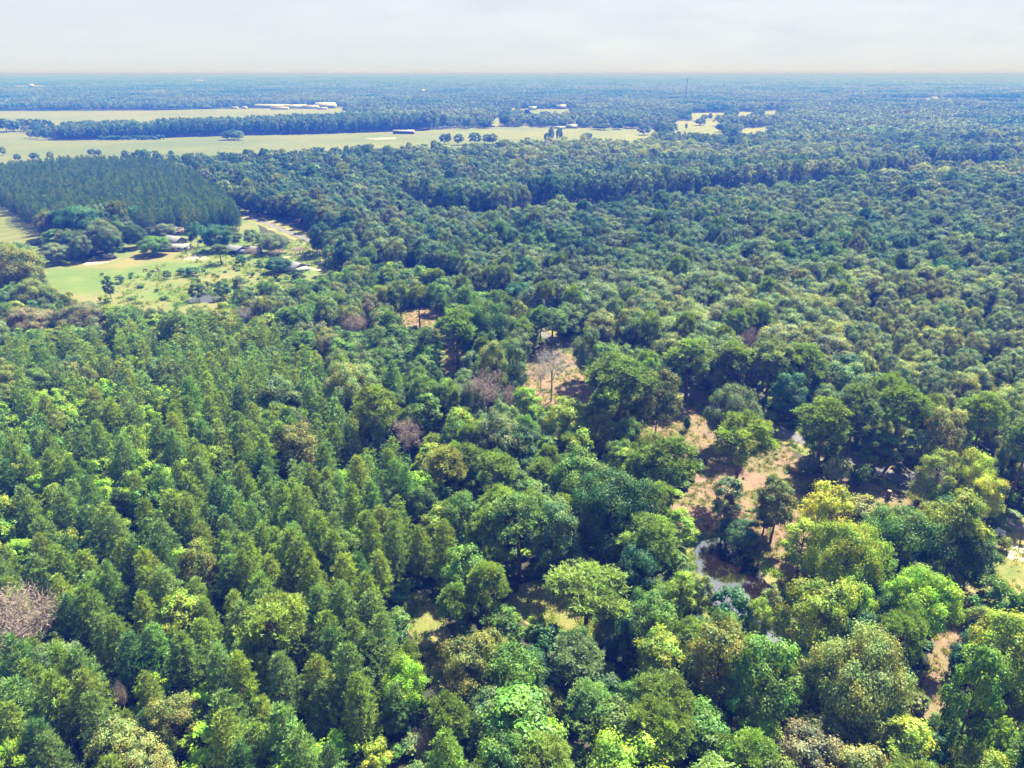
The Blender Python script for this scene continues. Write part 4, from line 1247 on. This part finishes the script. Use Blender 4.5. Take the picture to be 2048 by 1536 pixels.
FARTREES = [(75, 258, 278, 16), (62, 260, 276, 14), (103, 240, 262, 10), (90, 256, 280, 14), (8, 292, 311, 12), (36, 307, 322, 14), (70, 305, 320, 20), (102, 303, 318, 14), (185, 297, 312, 16), (198, 299, 312, 14),
            (254, 299, 322, 18), (270, 303, 322, 12), (290, 297, 330, 30), (315, 299, 322, 16), (345, 300, 322, 14),
            (455, 262, 280, 26), (478, 261, 280, 24), (468, 258, 279, 26), (14, 236, 264, 34), (-10, 234, 264, 30), (30, 240, 263, 22), (48, 236, 256, 20), (64, 237, 256, 20), (80, 238, 256, 18), (92, 238, 252, 12),
            (855, 221, 260, 26), (866, 219, 258, 20), (888, 226, 258, 16), (935, 233, 257, 20), (970, 237, 256, 30), (1010, 228, 252, 26), (1040, 229, 252, 20), (1072, 226, 246, 18), (1085, 222, 246, 18), (1205, 224, 246, 20), (1236, 228, 250, 24), (1195, 247, 259, 24), (1208, 246, 260, 26), (1236, 245, 259, 24), (1265, 240, 257, 26), (1285, 246, 258, 20),
            (888, 267, 288, 18), (897, 266, 288, 12), (918, 266, 290, 22), (950, 264, 288, 26), (975, 267, 288, 22), (985, 266, 289, 20), (1012, 279, 292, 20), (1095, 264, 283, 16), (1102, 253, 283, 12), (1118, 255, 282, 14), (1055, 274, 288, 14), (1175, 264, 278, 20),
            (1288, 250, 270, 26), (1318, 242, 272, 26), (1335, 246, 272, 26), (1345, 244, 268, 18), (1400, 236, 251, 24), (1372, 246, 260, 6), (1440, 246, 264, 22), (1460, 245, 264, 22), (1475, 247, 264, 26), (1420, 226, 240, 10), (1408, 229, 241, 14)]
ORD = ['first', 'second', 'third', 'fourth', 'fifth', 'sixth', 'seventh', 'eighth', 'ninth', 'tenth', 'eleventh', 'twelfth', 'thirteenth', 'fourteenth', 'fifteenth', 'sixteenth']
def far_label(u, yt, yb, w):
    by = P(u, yb)[1]
    place = 'at the far edge of the meadow' if by > 1150 and u > 850 else ('on the near edge of the long meadow' if by < 1130 else 'at the left end of the tree belt')
    if u > 1340: place = 'in the pale field far right'
    elif u > 840 and 262 < yt < 285: place = 'on the meadow edge nearest the forest'
    elif yb in (279, 280) and u > 400: place = 'of the dark clump in the meadow'
    elif u < 110 and yb < 270: place = 'of the clump far left of the meadow'
    big = 'large dark' if w >= 24 else ('small dark' if w < 15 else 'dark rounded')
    return big + ' tree ' + place
far_same = {}
for q in sorted(FARTREES):
    far_same.setdefault(far_label(*q), []).append(q)
fcount = 0
for (u, yt, yb, w) in FARTREES:
    bx, by = P(u, yb); dx, dyy, dz = ray(u, yt); h = max(3, H + dz * by / dyy); dep = proj(bx, by, 0)[2]; r = max(1.5, w * dep / F / 2)
    lab = far_label(u, yt, yb, w)
    if len(far_same[lab]) > 1:
        lab = lab.replace(' tree ', ' tree, %s from the left ' % ORD[far_same[lab].index((u, yt, yb, w))], 1)
    root = thing('broadleaf_tree', lab, 'tree', (bx, by, 0), rngT.uniform(0, 6.28), 'lone trees round the far fields')
    nh, nr = NOM['oak']; cm, tm = NEAR['oak'][fcount % 8]; fcount += 1
    root.scale = (r / nr, r / nr, h / nh)
    o = link('crown', cm, root); o['tint'] = jitter_tint(TINT[['teal', 'dark', 'greygreen'][fcount % 3]], rngT)
    link('trunk', tm, root)

# --- far forest: patches of many crowns, growing with distance
def patch(seed, n_=70, Rp=42.0):
    rng = np.random.RandomState(seed)
    mb = MB()
    gx, gy = np.meshgrid(np.arange(-Rp, Rp, 9.0), np.arange(-Rp, Rp, 9.0))
    for x, y in zip(gx.ravel(), gy.ravel()):
        x += rng.uniform(-4, 4); y += rng.uniform(-4, 4)
        if math.hypot(x, y) > Rp: continue
        h = rng.uniform(11, 18); r = rng.uniform(4.5, 6.5)
        k = 26
        D = rdir(rng, k); D[:, 2] = np.abs(D[:, 2]) * 1.1 - .25; D = unit(D)
        C = np.array([x, y, h - r]) + D * np.array([r, r, r * 1.05]) * rng.uniform(.75, 1.05, (k, 1))
        leaf_cards(mb, C, unit(D + rdir(rng, k) * .45), rng.uniform(1.4, 2.4, k), rng, np.clip(rng.uniform(.1, .9) + rng.uniform(-.2, .2, k), 0, 1))
    return mb.mesh('forest_patch', [M['leaf']])
PATCH = [patch(1000 + i) for i in range(6)]
rng = np.random.RandomState(61)
rows = []
d = 985.0
while d < 36000:
    sc = max(1.0, d / 2600.0)
    w = 62.0 * sc
    nang = int(1.56 * d / w)
    for k in range(nang):
        a = -.78 + 1.56 * (k + rng.uniform(.1, .9)) / nang
        rr = d + rng.uniform(-.4, .4) * w
        rows.append((math.sin(a) * rr, math.cos(a) * rr, sc, a))
    d += w * .92
rows = np.array(rows)
keep = np.ones(len(rows), bool)
for p_ in OPEN + [bp1]:
    # keep clear of the open ground, the patch's own radius included
    for dx_, dy_ in ((0, 0), (30, 0), (-30, 0), (0, 36), (0, -36)):
        keep &= ~inpoly(rows[:, 0] + dx_ * rows[:, 2] ** .5, rows[:, 1] + dy_ * rows[:, 2] ** .5, p_)
keep &= rows[:, 1] > 1010
rows = rows[keep]
# thinner near the houses and paddocks behind the meadow
N_ = len(rows)
z = np.zeros(N_)
n1 = vnoise(rows[:, 0] + 9000, rows[:, 1], 420); n2 = vnoise(rows[:, 0] + 3000, rows[:, 1] + 700, 130)
C = np.zeros((N_, 3))
for i in range(N_):
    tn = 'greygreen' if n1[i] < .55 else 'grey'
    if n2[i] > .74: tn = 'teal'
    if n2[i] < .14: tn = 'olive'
    C[i] = [c_ * f_ for c_, f_ in zip(jitter_tint(TINT[tn], rng, .22), (.60, .66, .82))]  # far crowns tinted darker and bluer, painted haze on top of the volume
S_ = np.stack([rows[:, 2] * rng.uniform(.95, 1.15, N_), rows[:, 2] * rng.uniform(.95, 1.15, N_), rng.uniform(.85, 1.2, N_) * np.minimum(1.25, rows[:, 2] ** .3)], 1)
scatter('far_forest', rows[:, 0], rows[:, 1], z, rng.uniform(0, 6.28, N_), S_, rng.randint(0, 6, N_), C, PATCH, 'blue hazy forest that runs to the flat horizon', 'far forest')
# single trees that break up the edges of the far fields
ed = Mass('far_treeline', 'ragged line of trees along the back edges of the far fields', 'treeline')
gx, gy, rng = grid(-2600, 2600, 1000, 2700, 12.5, 63)
for pass_ in (0,):
    near_open = np.zeros(gx.shape, bool)
    for p_ in [field_far, field_main, field_right, *field_right_far, *field_mid]:
        for dx_, dy_ in ((26, 0), (-26, 0), (0, 45), (0, -45), (20, 28), (-20, -28), (0, 22), (0, -22)):
            near_open |= inpoly(gx + dx_, gy + dy_, p_)
    om = open_mask(gx, gy)
    keep = near_open & ~om & ~inpoly(gx, gy, bp1) & (np.abs(gx) < gy * .76 + 30) & (rng.rand(len(gx)) < .8)
for x, y in zip(gx[keep], gy[keep]):
    ed.put(rng, x, y, rng.uniform(9, 18), rng.uniform(4.5, 7), 'oak', LOW['oak'], NOM['oak'], TINT[pick(rng, [(3, 'teal'), (2, 'greygreen'), (1, 'olive'), (1, 'dark')])[0]])
ed.build()

# ------------------------------------------------------------------ buildings
def mesh_of(name, fn, mat, parent=None, loc=(0, 0, 0), rotz=0.0):
    mb = MB(); fn(mb)
    return link(name, mb.mesh(name, [mat] if not isinstance(mat, list) else mat), parent, loc, rotz)

def house(name, label, cat, u, v, L, W, hw, hr, rot, wall, roof, windows=3, door=True, group=None, over=.4, open_front=False):
    """gabled building: ridge along its length; base centre seen at pixel (u, v)"""
    x, y = P(u, v)
    root = thing(name, label, cat, (x, y, 0), rot, group)
    def walls(mb):
        t = .15
        mb.box((0, W / 2 - t / 2, hw / 2), (L, t, hw))
        if not open_front:
            mb.box((0, -W / 2 + t / 2, hw / 2), (L, t, hw))
        else:
            for k in range(5):
                mb.box((-L / 2 + .15 + (L - .3) * k / 4, -W / 2 + .15, hw / 2), (.2, .2, hw))
        for sx in (-1, 1):
            mb.box((sx * (L / 2 - t / 2), 0, hw / 2 - .003), (t, W - 2 * t - .01, hw))
            X0, X1 = sx * (L / 2), sx * (L / 2 - t)
            V = [(X0, -W / 2, hw), (X0, W / 2, hw), (X0, 0, hw + hr), (X1, -W / 2, hw), (X1, W / 2, hw), (X1, 0, hw + hr)]
            mb.add(V, T=[(0, 1, 2), (3, 5, 4)], Q=[(0, 2, 5, 3), (1, 4, 5, 2)])
    mesh_of('wall', walls, wall, root)
    def rf(mb):
        lo = L / 2 + over; wo = W / 2 + over; th = .12
        zb = hw - hr * over / (W / 2) + .02
        zr = hw + hr + .02
        for s in (-1, 1):
            V = [(-lo, s * wo, zb), (lo, s * wo, zb), (lo, 0, zr), (-lo, 0, zr), (-lo, s * wo, zb + th), (lo, s * wo, zb + th), (lo, 0, zr + th), (-lo, 0, zr + th)]
            mb.add(V, Q=[(0, 1, 2, 3), (4, 7, 6, 5), (0, 4, 5, 1), (0, 3, 7, 4), (1, 5, 6, 2)])
        k = int(L / 1.2)
        for j in range(k + 1):                     # standing seams
            xx = -lo + .1 + (2 * lo - .2) * j / max(1, k)
            for s in (-1, 1):
                V = [(xx - .04, s * wo, zb + th), (xx + .04, s * wo, zb + th), (xx + .04, 0, zr + th), (xx - .04, 0, zr + th),
                     (xx - .04, s * wo, zb + th + .06), (xx + .04, s * wo, zb + th + .06), (xx + .04, 0, zr + th + .06), (xx - .04, 0, zr + th + .06)]
                mb.add(V, Q=[(4, 7, 6, 5), (0, 4, 5, 1), (0, 3, 7, 4), (1, 5, 6, 2)])
    mesh_of('roof', rf, roof, root)
    if not open_front:
        for k in range(windows):
            xx = -L / 2 + L * (k + .5) / windows
            if door and k == windows // 2:
                d_ = mesh_of('door', lambda mb: mb.box((xx, -W / 2 - .03, 1.0), (.95, .08, 2.0)), M['wood'], root)
                mesh_of('handle', lambda mb: mb.box((xx + .38, -W / 2 - .10, 1.0), (.06, .06, .12)), M['steel'], d_)
            else:
                w_ = mesh_of('window', lambda mb: mb.box((xx, -W / 2 - .02, hw * .58), (1.1, .06, 1.0)), M['glass'], root)
                mesh_of('frame', lambda mb: [mb.box((xx, -W / 2 - .04, hw * .58 + s * .54), (1.26, .1, .08)) for s in (-1, 1)] + [mb.box((xx + s * .59, -W / 2 - .04, hw * .58), (.08, .1, 1.0)) for s in (-1, 1)], M['white'], w_)
    return root

house('mobile_home', 'long white mobile home behind the bright yard tree', 'mobile home', 350, 501, 17, 4.6, 2.9, .7, .02, M['white'], M['roof_white'], 5)
house('farm_house', 'low house with a pale metal roof behind the white mobile home', 'house', 352, 489, 11, 8, 2.8, 2.0, -.5, M['wall_tan'], M['roof_white'], 3)
house('storage_building', 'long low tan-roofed building in front of the pine plantation', 'outbuilding', 330, 468, 24, 7, 2.8, 1.3, .05, M['wall_tan'], M['roof_tan'], 5)
house('barn', 'dark blue open barn with a grey metal roof', 'barn', 470, 507, 13, 8, 3.0, 1.5, -.55, M['wall_blue'], M['roof_grey'], open_front=True)
house('garden_shed', 'small white shed right of the blue barn', 'shed', 512, 506, 6, 4, 2.6, .9, -.5, M['white'], M['roof_white'], 1)
house('farm_house', 'low house under a broad grey metal roof beside the dark round tree', 'house', 588, 541, 12, 10, 2.6, 1.9, -.62, M['white'], M['roof_grey'], 3)
house('hay_shed', 'long open hay shed with a pale roof on the far meadow', 'hay shed', 808, 267.5, 34, 11, 4.2, 1.6, -.08, M['wall_red'], M['roof_white'], open_front=True)
house('farm_house', 'grey-roofed low building at the far edge of the meadow', 'house', 1143, 256.5, 19, 12, 3.6, 3.2, .05, M['wall_tan'], M['roof_grey'], 4)
house('barn', 'flat pale shed left of the grey-roofed building by the meadow', 'shed', 1119, 257, 20, 9, 2.6, 1.0, 0, M['white'], M['roof_white'], 3)
for i, (u, v, L, W, hw, hr, rot, lb, rf) in enumerate([
    (545, 216, 92, 40, 7, 3, .03, 'leftmost big pale-roofed shed across the far field', 'roof_white'),
    (592, 216.5, 62, 40, 7, 3, 0, 'middle pale-roofed shed of the complex across the far field', 'roof_white'),
    (622, 217, 44, 30, 6, 3, -.05, 'tan-roofed shed between the pale sheds across the far field', 'roof_tan'),
    (652, 216, 54, 46, 9, 6, .05, 'tallest white-roofed hall at the right end of the far complex', 'roof_white'),
    (560, 219, 46, 14, 5, 2, 0, 'low front shed of the complex across the far field', 'roof_tan'),
    (645, 219, 26, 12, 4, 2, 0, 'small shed in front of the tallest far hall', 'roof_tan'),
    (412, 217.5, 26, 14, 5, 3, .1, 'small white-roofed house at the back of the far field', 'roof_white'),
    (470, 218, 18, 11, 4, 2.5, -.1, 'little house right of the white-roofed one by the far field', 'roof_tan'),
    (490, 217.5, 12, 9, 4, 2, 0, 'tiny white shed just left of the big far sheds', 'roof_white'),
    (108, 211, 26, 14, 6, 3, 0, 'pale-roofed house in the trees behind the far field, leftmost', 'roof_white'),
    (146, 212, 26, 14, 6, 3, .1, 'pale house in the trees, second from the left behind the far field', 'roof_tan'),
    (182, 212.5, 22, 13, 6, 3, 0, 'pale house in the trees, third from the left behind the far field', 'roof_white'),
    (1122, 218, 26, 14, 7, 4, 0, 'bright white house showing above the trees behind the meadow', 'roof_white'),
    (1065, 220, 20, 12, 6, 3, 0, 'white house left of the bright one above the trees', 'roof_white'),
    (1050, 245, 16, 10, 4, 3, .3, 'white gable among the trees behind the meadow', 'roof_white'),
    (978, 254, 22, 9, 3, 2, 0, 'low brown-roofed house under the trees by the meadow', 'roof_brown'),
    (396, 163, 110, 50, 13, 4, 0, 'long white plant building far out in the blue forest', 'roof_white'),
    (1866, 203, 24, 12, 11, 4, 0, 'white building standing out of the far forest on the right', 'roof_white')]):
    house('farm_building', lb, 'building', u, v, L, W, hw, hr, rot, M['white'] if i % 3 else M['wall_tan'], M[rf], 4 if L < 120 else 8, door=False, group='buildings far off across the fields', over=.6)

def water_tower(label, u, v, yt, dia):
    x, y = P(u, v)
    h = H + ray(u, yt)[2] * y / ray(u, yt)[1]
    root = thing('water_tower', label, 'water tower', (x, y, 0), 0, 'water towers in the far forest')
    def tank(mb):
        n_ = 14; prof = [(0, h), (dia * .3, h - .06 * dia), (dia * .5, h - .22 * dia), (dia * .5, h - .42 * dia), (dia * .34, h - .56 * dia), (dia * .08, h - .64 * dia)]
        V = []; Q = []
        for r, zz in prof:
            for k in range(n_):
                V.append((max(r, .01) * math.cos(6.2832 * k / n_), max(r, .01) * math.sin(6.2832 * k / n_), zz))
        for i in range(len(prof) - 1):
            for k in range(n_):
                Q.append((i * n_ + k, i * n_ + (k + 1) % n_, (i + 1) * n_ + (k + 1) % n_, (i + 1) * n_ + k))
        mb.add(V, Q=Q)
    mesh_of('tank', tank, M['white'], root)
    mesh_of('riser', lambda mb: mb.tube([(0, 0, 0), (0, 0, h - .6 * dia)], [dia * .07] * 2, 8), M['white'], root)
    for k in range(5):
        a = 6.2832 * k / 5
        mesh_of('leg', lambda mb: mb.tube([(math.cos(a) * dia * .5, math.sin(a) * dia * .5, 0), (math.cos(a) * dia * .46, math.sin(a) * dia * .46, h - .4 * dia)], [.5, .5], 6), M['white'], root)
water_tower('white water tower standing above the hazy forest far left', 66, 184, 168, 26)
water_tower('small white water tower dome above the forest left of centre', 847, 191, 179, 17)

def mast(label, u, v, yt, w, head):
    x, y = P(u, v)
    h = H + ray(u, yt)[2] * y / ray(u, yt)[1]
    root = thing('radio_mast', label, 'mast', (x, y, 0), 0, 'masts in the far forest')
    def body(mb):
        for k in range(3):
            a = 6.2832 * k / 3
            mb.tube([(math.cos(a) * w, math.sin(a) * w, 0), (math.cos(a) * w * .6, math.sin(a) * w * .6, h)], [w * .3, w * .24], 4)
        k = int(h / 3)
        for j in range(k):
            z0, z1 = h * j / k, h * (j + 1) / k
            for q in range(3):
                a, b2 = 6.2832 * q / 3, 6.2832 * (q + 1) / 3
                mb.tube([(math.cos(a) * w * .85, math.sin(a) * w * .85, z0), (math.cos(b2) * w * .85, math.sin(b2) * w * .85, z1)], [w * .12] * 2, 3, cap=False)
    mesh_of('lattice_mast', body, M['steel'], root)
    if head:
        for q in range(3):
            a = 6.2832 * q / 3 + .4
            mesh_of('antenna', lambda mb: mb.box((math.cos(a) * w * 2.1, math.sin(a) * w * 2.1, h - 1.2), (1.1, 1.1, 3.6), a), M['steel'], root)
        mesh_of('platform', lambda mb: mb.box((0, 0, h - 2.6), (w * 4, w * 4, .4)), M['steel'], root)
mast('dark lattice radio mast rising out of the far forest right of centre', 1370, 214, 157, 1.5, True)
mast('faint thin mast on the horizon left of centre', 607, 172, 148, 1.6, False)

# ------------------------------------------------------------------ small things
def pole_lamp(u, v, yt):
    x, y = P(u, v); h = H + ray(u, yt)[2] * y / ray(u, yt)[1]
    root = thing('lamp_pole', 'brown wooden pole with a white lamp beside the gravel road', 'lamp pole', (x, y, 0), 0)
    mesh_of('pole', lambda mb: mb.tube([(0, 0, -.3), (0, 0, h)], [.16, .11], 8), M['wood'], root)
    a_ = mesh_of('lamp_arm', lambda mb: mb.tube([(0, 0, h - .5), (-.1, -.5, h - .25), (-.15, -.9, h - .3)], [.04] * 3, 6), M['steel'], root)
    def lamp(mb):
        n_ = 10; prof = [(.05, .35), (.22, .25), (.34, 0), (.30, -.12), (.02, -.2)]
        V = [(-.15 + r * math.cos(6.2832 * k / n_), -.95 + r * math.sin(6.2832 * k / n_), h - .35 + z) for r, z in prof for k in range(n_)]
        mb.add(V, Q=[(i * n_ + k, i * n_ + (k + 1) % n_, (i + 1) * n_ + (k + 1) % n_, (i + 1) * n_ + k) for i in range(4) for k in range(n_)])
    mesh_of('lamp_shade', lamp, M['white'], root)
pole_lamp(2042, 1077, 1014)

def rubble(u, v):
    x, y = P(u, v)
    root = thing('scrap_pile', 'heap of white scrap bags and panels beside the gravel road', 'scrap pile', (x, y, 0), .3)
    rng = np.random.RandomState(3)
    for k in range(9):
        def lump(mb):
            c = np.array([rng.uniform(-1.3, 1.3), rng.uniform(-1.4, 1.4), rng.uniform(.3, .9)])
            n_, m_ = 8, 5; s = rng.uniform(.35, .7, 3)
            V = [];
            for i in range(m_):
                ph = math.pi * (i + .001) / (m_ - 1 + .002)
                for j in range(n_):
                    q = 1 + rng.uniform(-.25, .25)
                    V.append((c[0] + s[0] * q * math.sin(ph) * math.cos(6.2832 * j / n_), c[1] + s[1] * q * math.sin(ph) * math.sin(6.2832 * j / n_), max(0.02, c[2] + s[2] * math.cos(ph))))
            mb.add(V, Q=[(i * n_ + j, i * n_ + (j + 1) % n_, (i + 1) * n_ + (j + 1) % n_, (i + 1) * n_ + j) for i in range(m_ - 1) for j in range(n_)])
        mesh_of('bag', lump, M['white'], root)
rubble(1995, 1070)

def stump(u, v):
    x, y = P(u, v)
    root = thing('tree_stump', 'cut tree stump with pale top on the sandy strip by the road', 'stump', (x, y, 0), 0)
    mesh_of('trunk', lambda mb: mb.tube([(0, 0, -.1), (0, 0, .5), (.05, 0, 2.2)], [.9, .5, .45], 9, cap=False), M['bark'], root)
    mesh_of('cut_top', lambda mb: mb.tube([(.05, 0, 2.19), (.05, 0, 2.24)], [.46, .46], 9), M['cutwood'], root)
    for k in range(5):
        a = k * 1.3
        mesh_of('root', lambda mb: mb.tube([(math.cos(a) * .4, math.sin(a) * .4, .35), (math.cos(a) * 1.5, math.sin(a) * 1.5, .02)], [.22, .06], 5), M['bark'], root)
stump(1775, 998)

def camper(u, v):
    x, y = P(u, v)
    root = thing('camper_trailer', 'small white camper parked under the dark tree by the pasture', 'camper', (x, y, 0), .15)
    def body(mb):
        pr = [(-2.4, .5), (2.0, .5), (2.6, 1.3), (2.2, 2.5), (-2.2, 2.6), (-2.6, 1.4)]
        V = [(a, -1.1, b_) for a, b_ in pr] + [(a, 1.1, b_) for a, b_ in pr]
        mb.add(V, Q=[(i, (i + 1) % 6, 6 + (i + 1) % 6, 6 + i) for i in range(6)], T=[(0, i + 1, i) for i in range(1, 5)] + [(6, 6 + i, 7 + i) for i in range(1, 5)])
    mesh_of('body', body, M['white'], root)
    for s in (-1, 1):
        mesh_of('wheel', lambda mb: mb.tube([(0, s * 1.0, .35), (0, s * 1.2, .35)], [.35, .35], 10), M['steel'], root)
    mesh_of('window', lambda mb: mb.box((.8, -1.12, 1.7), (1.2, .06, .6)), M['glass'], root)
    mesh_of('door', lambda mb: mb.box((-.9, -1.12, 1.45), (.7, .06, 1.7)), M['roof_grey'], root)
camper(219, 517)

def cow(u, v, rot, label):
    x, y = P(u, v)
    root = thing('cow', label, 'cow', (x, y, 0), rot, 'cattle grazing in the pasture')
    me_ = bpy.data.meshes.new('body')
    V = [(0, 0, 1.05), (-.55, 0, 1.1), (-.85, 0, 1.12), (.5, 0, 1.12), (.85, 0, 1.15), (1.15, 0, .95), (1.4, 0, .62), (1.55, 0, .42),
         (-.8, .22, .75), (-.9, .22, .42), (-.82, .22, .03), (-.8, -.22, .75), (-.9, -.22, .42), (-.82, -.22, .03),
         (.62, .2, .7), (.62, .2, .38), (.63, .2, .03), (.62, -.2, .7), (.62, -.2, .38), (.63, -.2, .03), (-1.05, 0, .8), (-1.08, 0, .45)]
    E = [(0, 1), (1, 2), (0, 3), (3, 4), (4, 5), (5, 6), (6, 7), (2, 8), (8, 9), (9, 10), (2, 11), (11, 12), (12, 13), (3, 14), (14, 15), (15, 16), (3, 17), (17, 18), (18, 19), (2, 20), (20, 21)]
    Rr = [.42, .42, .34, .40, .28, .2, .17, .1, .2, .09, .07, .2, .09, .07, .16, .08, .07, .16, .08, .07, .05, .03]
    me_.from_pydata(V, E, [])
    me_.materials.append(M['hide'])
    o = link('body', me_, root)
    sk = o.modifiers.new('skin', 'SKIN')
    for i, sv in enumerate(me_.skin_vertices[0].data):
        sv.radius = (Rr[i], Rr[i]); sv.use_root = i == 0
    sb = o.modifiers.new('sub', 'SUBSURF'); sb.levels = 1; sb.render_levels = 1
cow(291, 543, .1, 'brown cow grazing left of the tiny bush in the pasture')
cow(318, 542, 2.6, 'brown cow grazing right of the tiny bush, head to the left')
cow(309, 546, 3.0, 'brown cow standing nearest the camera of the three in the pasture')

# shrubs along the road and in the clearings, each one a thing
SHR = [(1615, 905, 955, 60, 'grey', 'grey-green shrub, left one under the tall pine by the road'), (1665, 905, 975, 66, 'grey', 'grey shrub in the middle of the group by the road'), (1715, 915, 975, 55, 'greygreen', 'dull shrub at the right of the grey group by the road'),
       (1612, 962, 985, 34, 'olive', 'olive round bush on the pinkish clearing left of the grey shrubs'), (1735, 985, 1010, 34, 'green', 'fresh green bush behind the straw-coloured tree'), (1372, 828, 862, 20, 'dark', 'small dark bush on the reddish ground left of the road'),
       (1925, 1010, 1040, 60, 'olive', 'low olive bush between the yellow trees and the scrap pile'), (2005, 1075, 1100, 34, 'olive', 'low bush beside the white scrap pile'), (1990, 1020, 1050, 50, 'grey', 'scrubby grey bush by the gravel road left of the lamp pole'),
       (2020, 1185, 1260, 60, 'green', 'green bush at the right edge below the yard'), (1985, 1440, 1540, 90, 'lime', 'lime green bush at the lower right corner grass'), (2035, 1450, 1560, 80, 'lime', 'lime green bush in the bottom right corner'),
       (1905, 1318, 1350, 30, 'olive', 'small bush on the trail'), (1880, 1430, 1500, 50, 'pale', 'pale bush at the near end of the trail')]
for (u, yt, yb, w, tn, lab) in SHR:
    bx, by = P(u, yb); dx, dyy, dz = ray(u, yt); h = max(1, H + dz * by / dyy); dep = proj(bx, by, 0)[2]; r = w * dep / F / 2
    root = thing('shrub', lab, 'shrub', (bx, by, 0), rngT.uniform(0, 6.28), 'shrubs along the road and clearings')
    root.scale = (r / 2, r / 2, h / 3)
    cm, tm = NEAR['shrub'][rngT.randint(4)]
    o = link('crown', cm, root); o['tint'] = jitter_tint(TINT[tn], rngT)
    link('stem', tm, root)

# grass tufts and slash litter on the open ground
def tuft_mesh(seed):
    rng = np.random.RandomState(seed); mb = MB(); k = 22
    C = np.stack([rng.normal(0, .22, k), rng.normal(0, .22, k), np.zeros(k)], 1)
    D = unit(rdir(rng, k) * .55 + np.array([0, 0, 1.0]))
    needle_blades(mb, C, D, rng.uniform(.3, .7, k), .09, rng, rng.uniform(0, 1, k))
    return mb.mesh('grass_tuft', [M['leaf']])
gt = Mass('grass_tufts', 'rough grass and weeds growing on the open ground', 'grass')
TU = [tuft_mesh(2000 + i) for i in range(3)]
rng = np.random.RandomState(71)
for poly, den, tns, hs in ((pondbank, 1.2, ['green', 'lime', 'yellowgreen'], 1.0), (grass1, 1.0, ['green', 'olive'], 1.0), (grass2, 1.0, ['yellowgreen', 'straw'], .9), (yard, .5, ['yellowgreen', 'straw'], .8), (lawn2, 1.2, ['lime', 'yellowgreen'], 1.2), (trail, .4, ['olive', 'straw'], .8),
                      (clear3, .8, ['straw', 'olive', 'brown', 'green'], .75), (clear2, .8, ['straw', 'olive', 'brown'], .7), (clear1, .7, ['straw', 'brown', 'olive'], .7), (clear0, .7, ['straw', 'brown'], .7), (slash2, .7, ['straw', 'green'], .7), (vg0, .8, ['green', 'olive'], 1), (home, .12, ['yellowgreen', 'green', 'straw'], 1.6)):
    a = np.array(poly); x0, y0 = a.min(0); x1, y1 = a.max(0)
    x0, x1, y0, y1 = max(x0, -180), min(x1, 180), max(y0, 40), min(y1, 420)
    n_ = int((x1 - x0) * (y1 - y0) * den)
    xx = rng.uniform(x0, x1, n_); yy = rng.uniform(y0, y1, n_)
    k = inpoly(xx, yy, poly) & ~inpoly(xx, yy, pond) & (vnoise(xx, yy, 5) > .33)
    for x, y in zip(xx[k], yy[k]):
        s = rng.uniform(.5, 1.5) * hs
        gt.put(rng, x, y, s, s * 1.3, 'tuft', TU, (1.0, 1.0), TINT[tns[rng.randint(len(tns))]], .03)
gt.build()
# low bushes dotted in the pasture
pb = Mass('pasture_weeds', 'low weedy bushes dotted over the near part of the pasture', 'weeds')
for k in range(64):
    u, v = rng.uniform(380, 600), rng.uniform(535, 600)
    if k > 50: u, v = rng.uniform(110, 400), rng.uniform(545, 610)
    x, y = P(u, v)
    if not inpoly(np.array([x]), np.array([y]), home)[0]: continue
    if inpoly(np.array([x]), np.array([y]), homepond)[0]: continue
    pb.put(rng, x, y, rng.uniform(.7, 2.6), rng.uniform(.8, 2.0), 'shrub', LOW['shrub'], NOM['shrub'], TINT[pick(rng, [(3, 'green'), (2, 'yellowgreen'), (1, 'dark')])[0]])
pb.build()
# cut sticks lying on the cleared ground
st = MB()
for poly in (clear1, clear2, clear3, clear0):
    a = np.array(poly); x0, y0 = a.min(0); x1, y1 = a.max(0)
    n_ = int((x1 - x0) * (y1 - y0) * .12)
    xx = rng.uniform(x0, x1, n_); yy = rng.uniform(y0, y1, n_)
    for x, y in zip(xx, yy):
        if not inpoly(np.array([x]), np.array([y]), poly)[0] or inpoly(np.array([x]), np.array([y]), pondbank)[0]: continue
        a_ = rng.uniform(0, 6.28); L = rng.uniform(.5, 2.2)
        st.tube([(x, y, .1), (x + math.cos(a_) * L, y + math.sin(a_) * L, .1 + rng.uniform(0, .2))], [.05, .03], 3, cap=False)
tag(link('slash_litter', st.mesh('slash_litter', [M['pinkbark']])), 'cut sticks and slash strewn over the cleared ground', 'litter', None, 'stuff')

# ------------------------------------------------------------------ haze
mb = MB()
mb.box((0, 20000, 49.0), (88000, 45000, 102.0))
hz, n, l = newmat('haze')
out = n.new('ShaderNodeOutputMaterial'); pv = n.new('ShaderNodeVolumePrincipled')
pv.inputs['Color'].default_value = HAZE_COLOR
pv.inputs['Absorption Color'].default_value = HAZE_ABSORB
pv.inputs['Density'].default_value = HAZE_DENSITY
pv.inputs['Anisotropy'].default_value = 0.0
l.new(pv.outputs[0], out.inputs['Volume'])
tag(link('haze', mb.mesh('haze', [hz])), None, None, None, 'stuff')
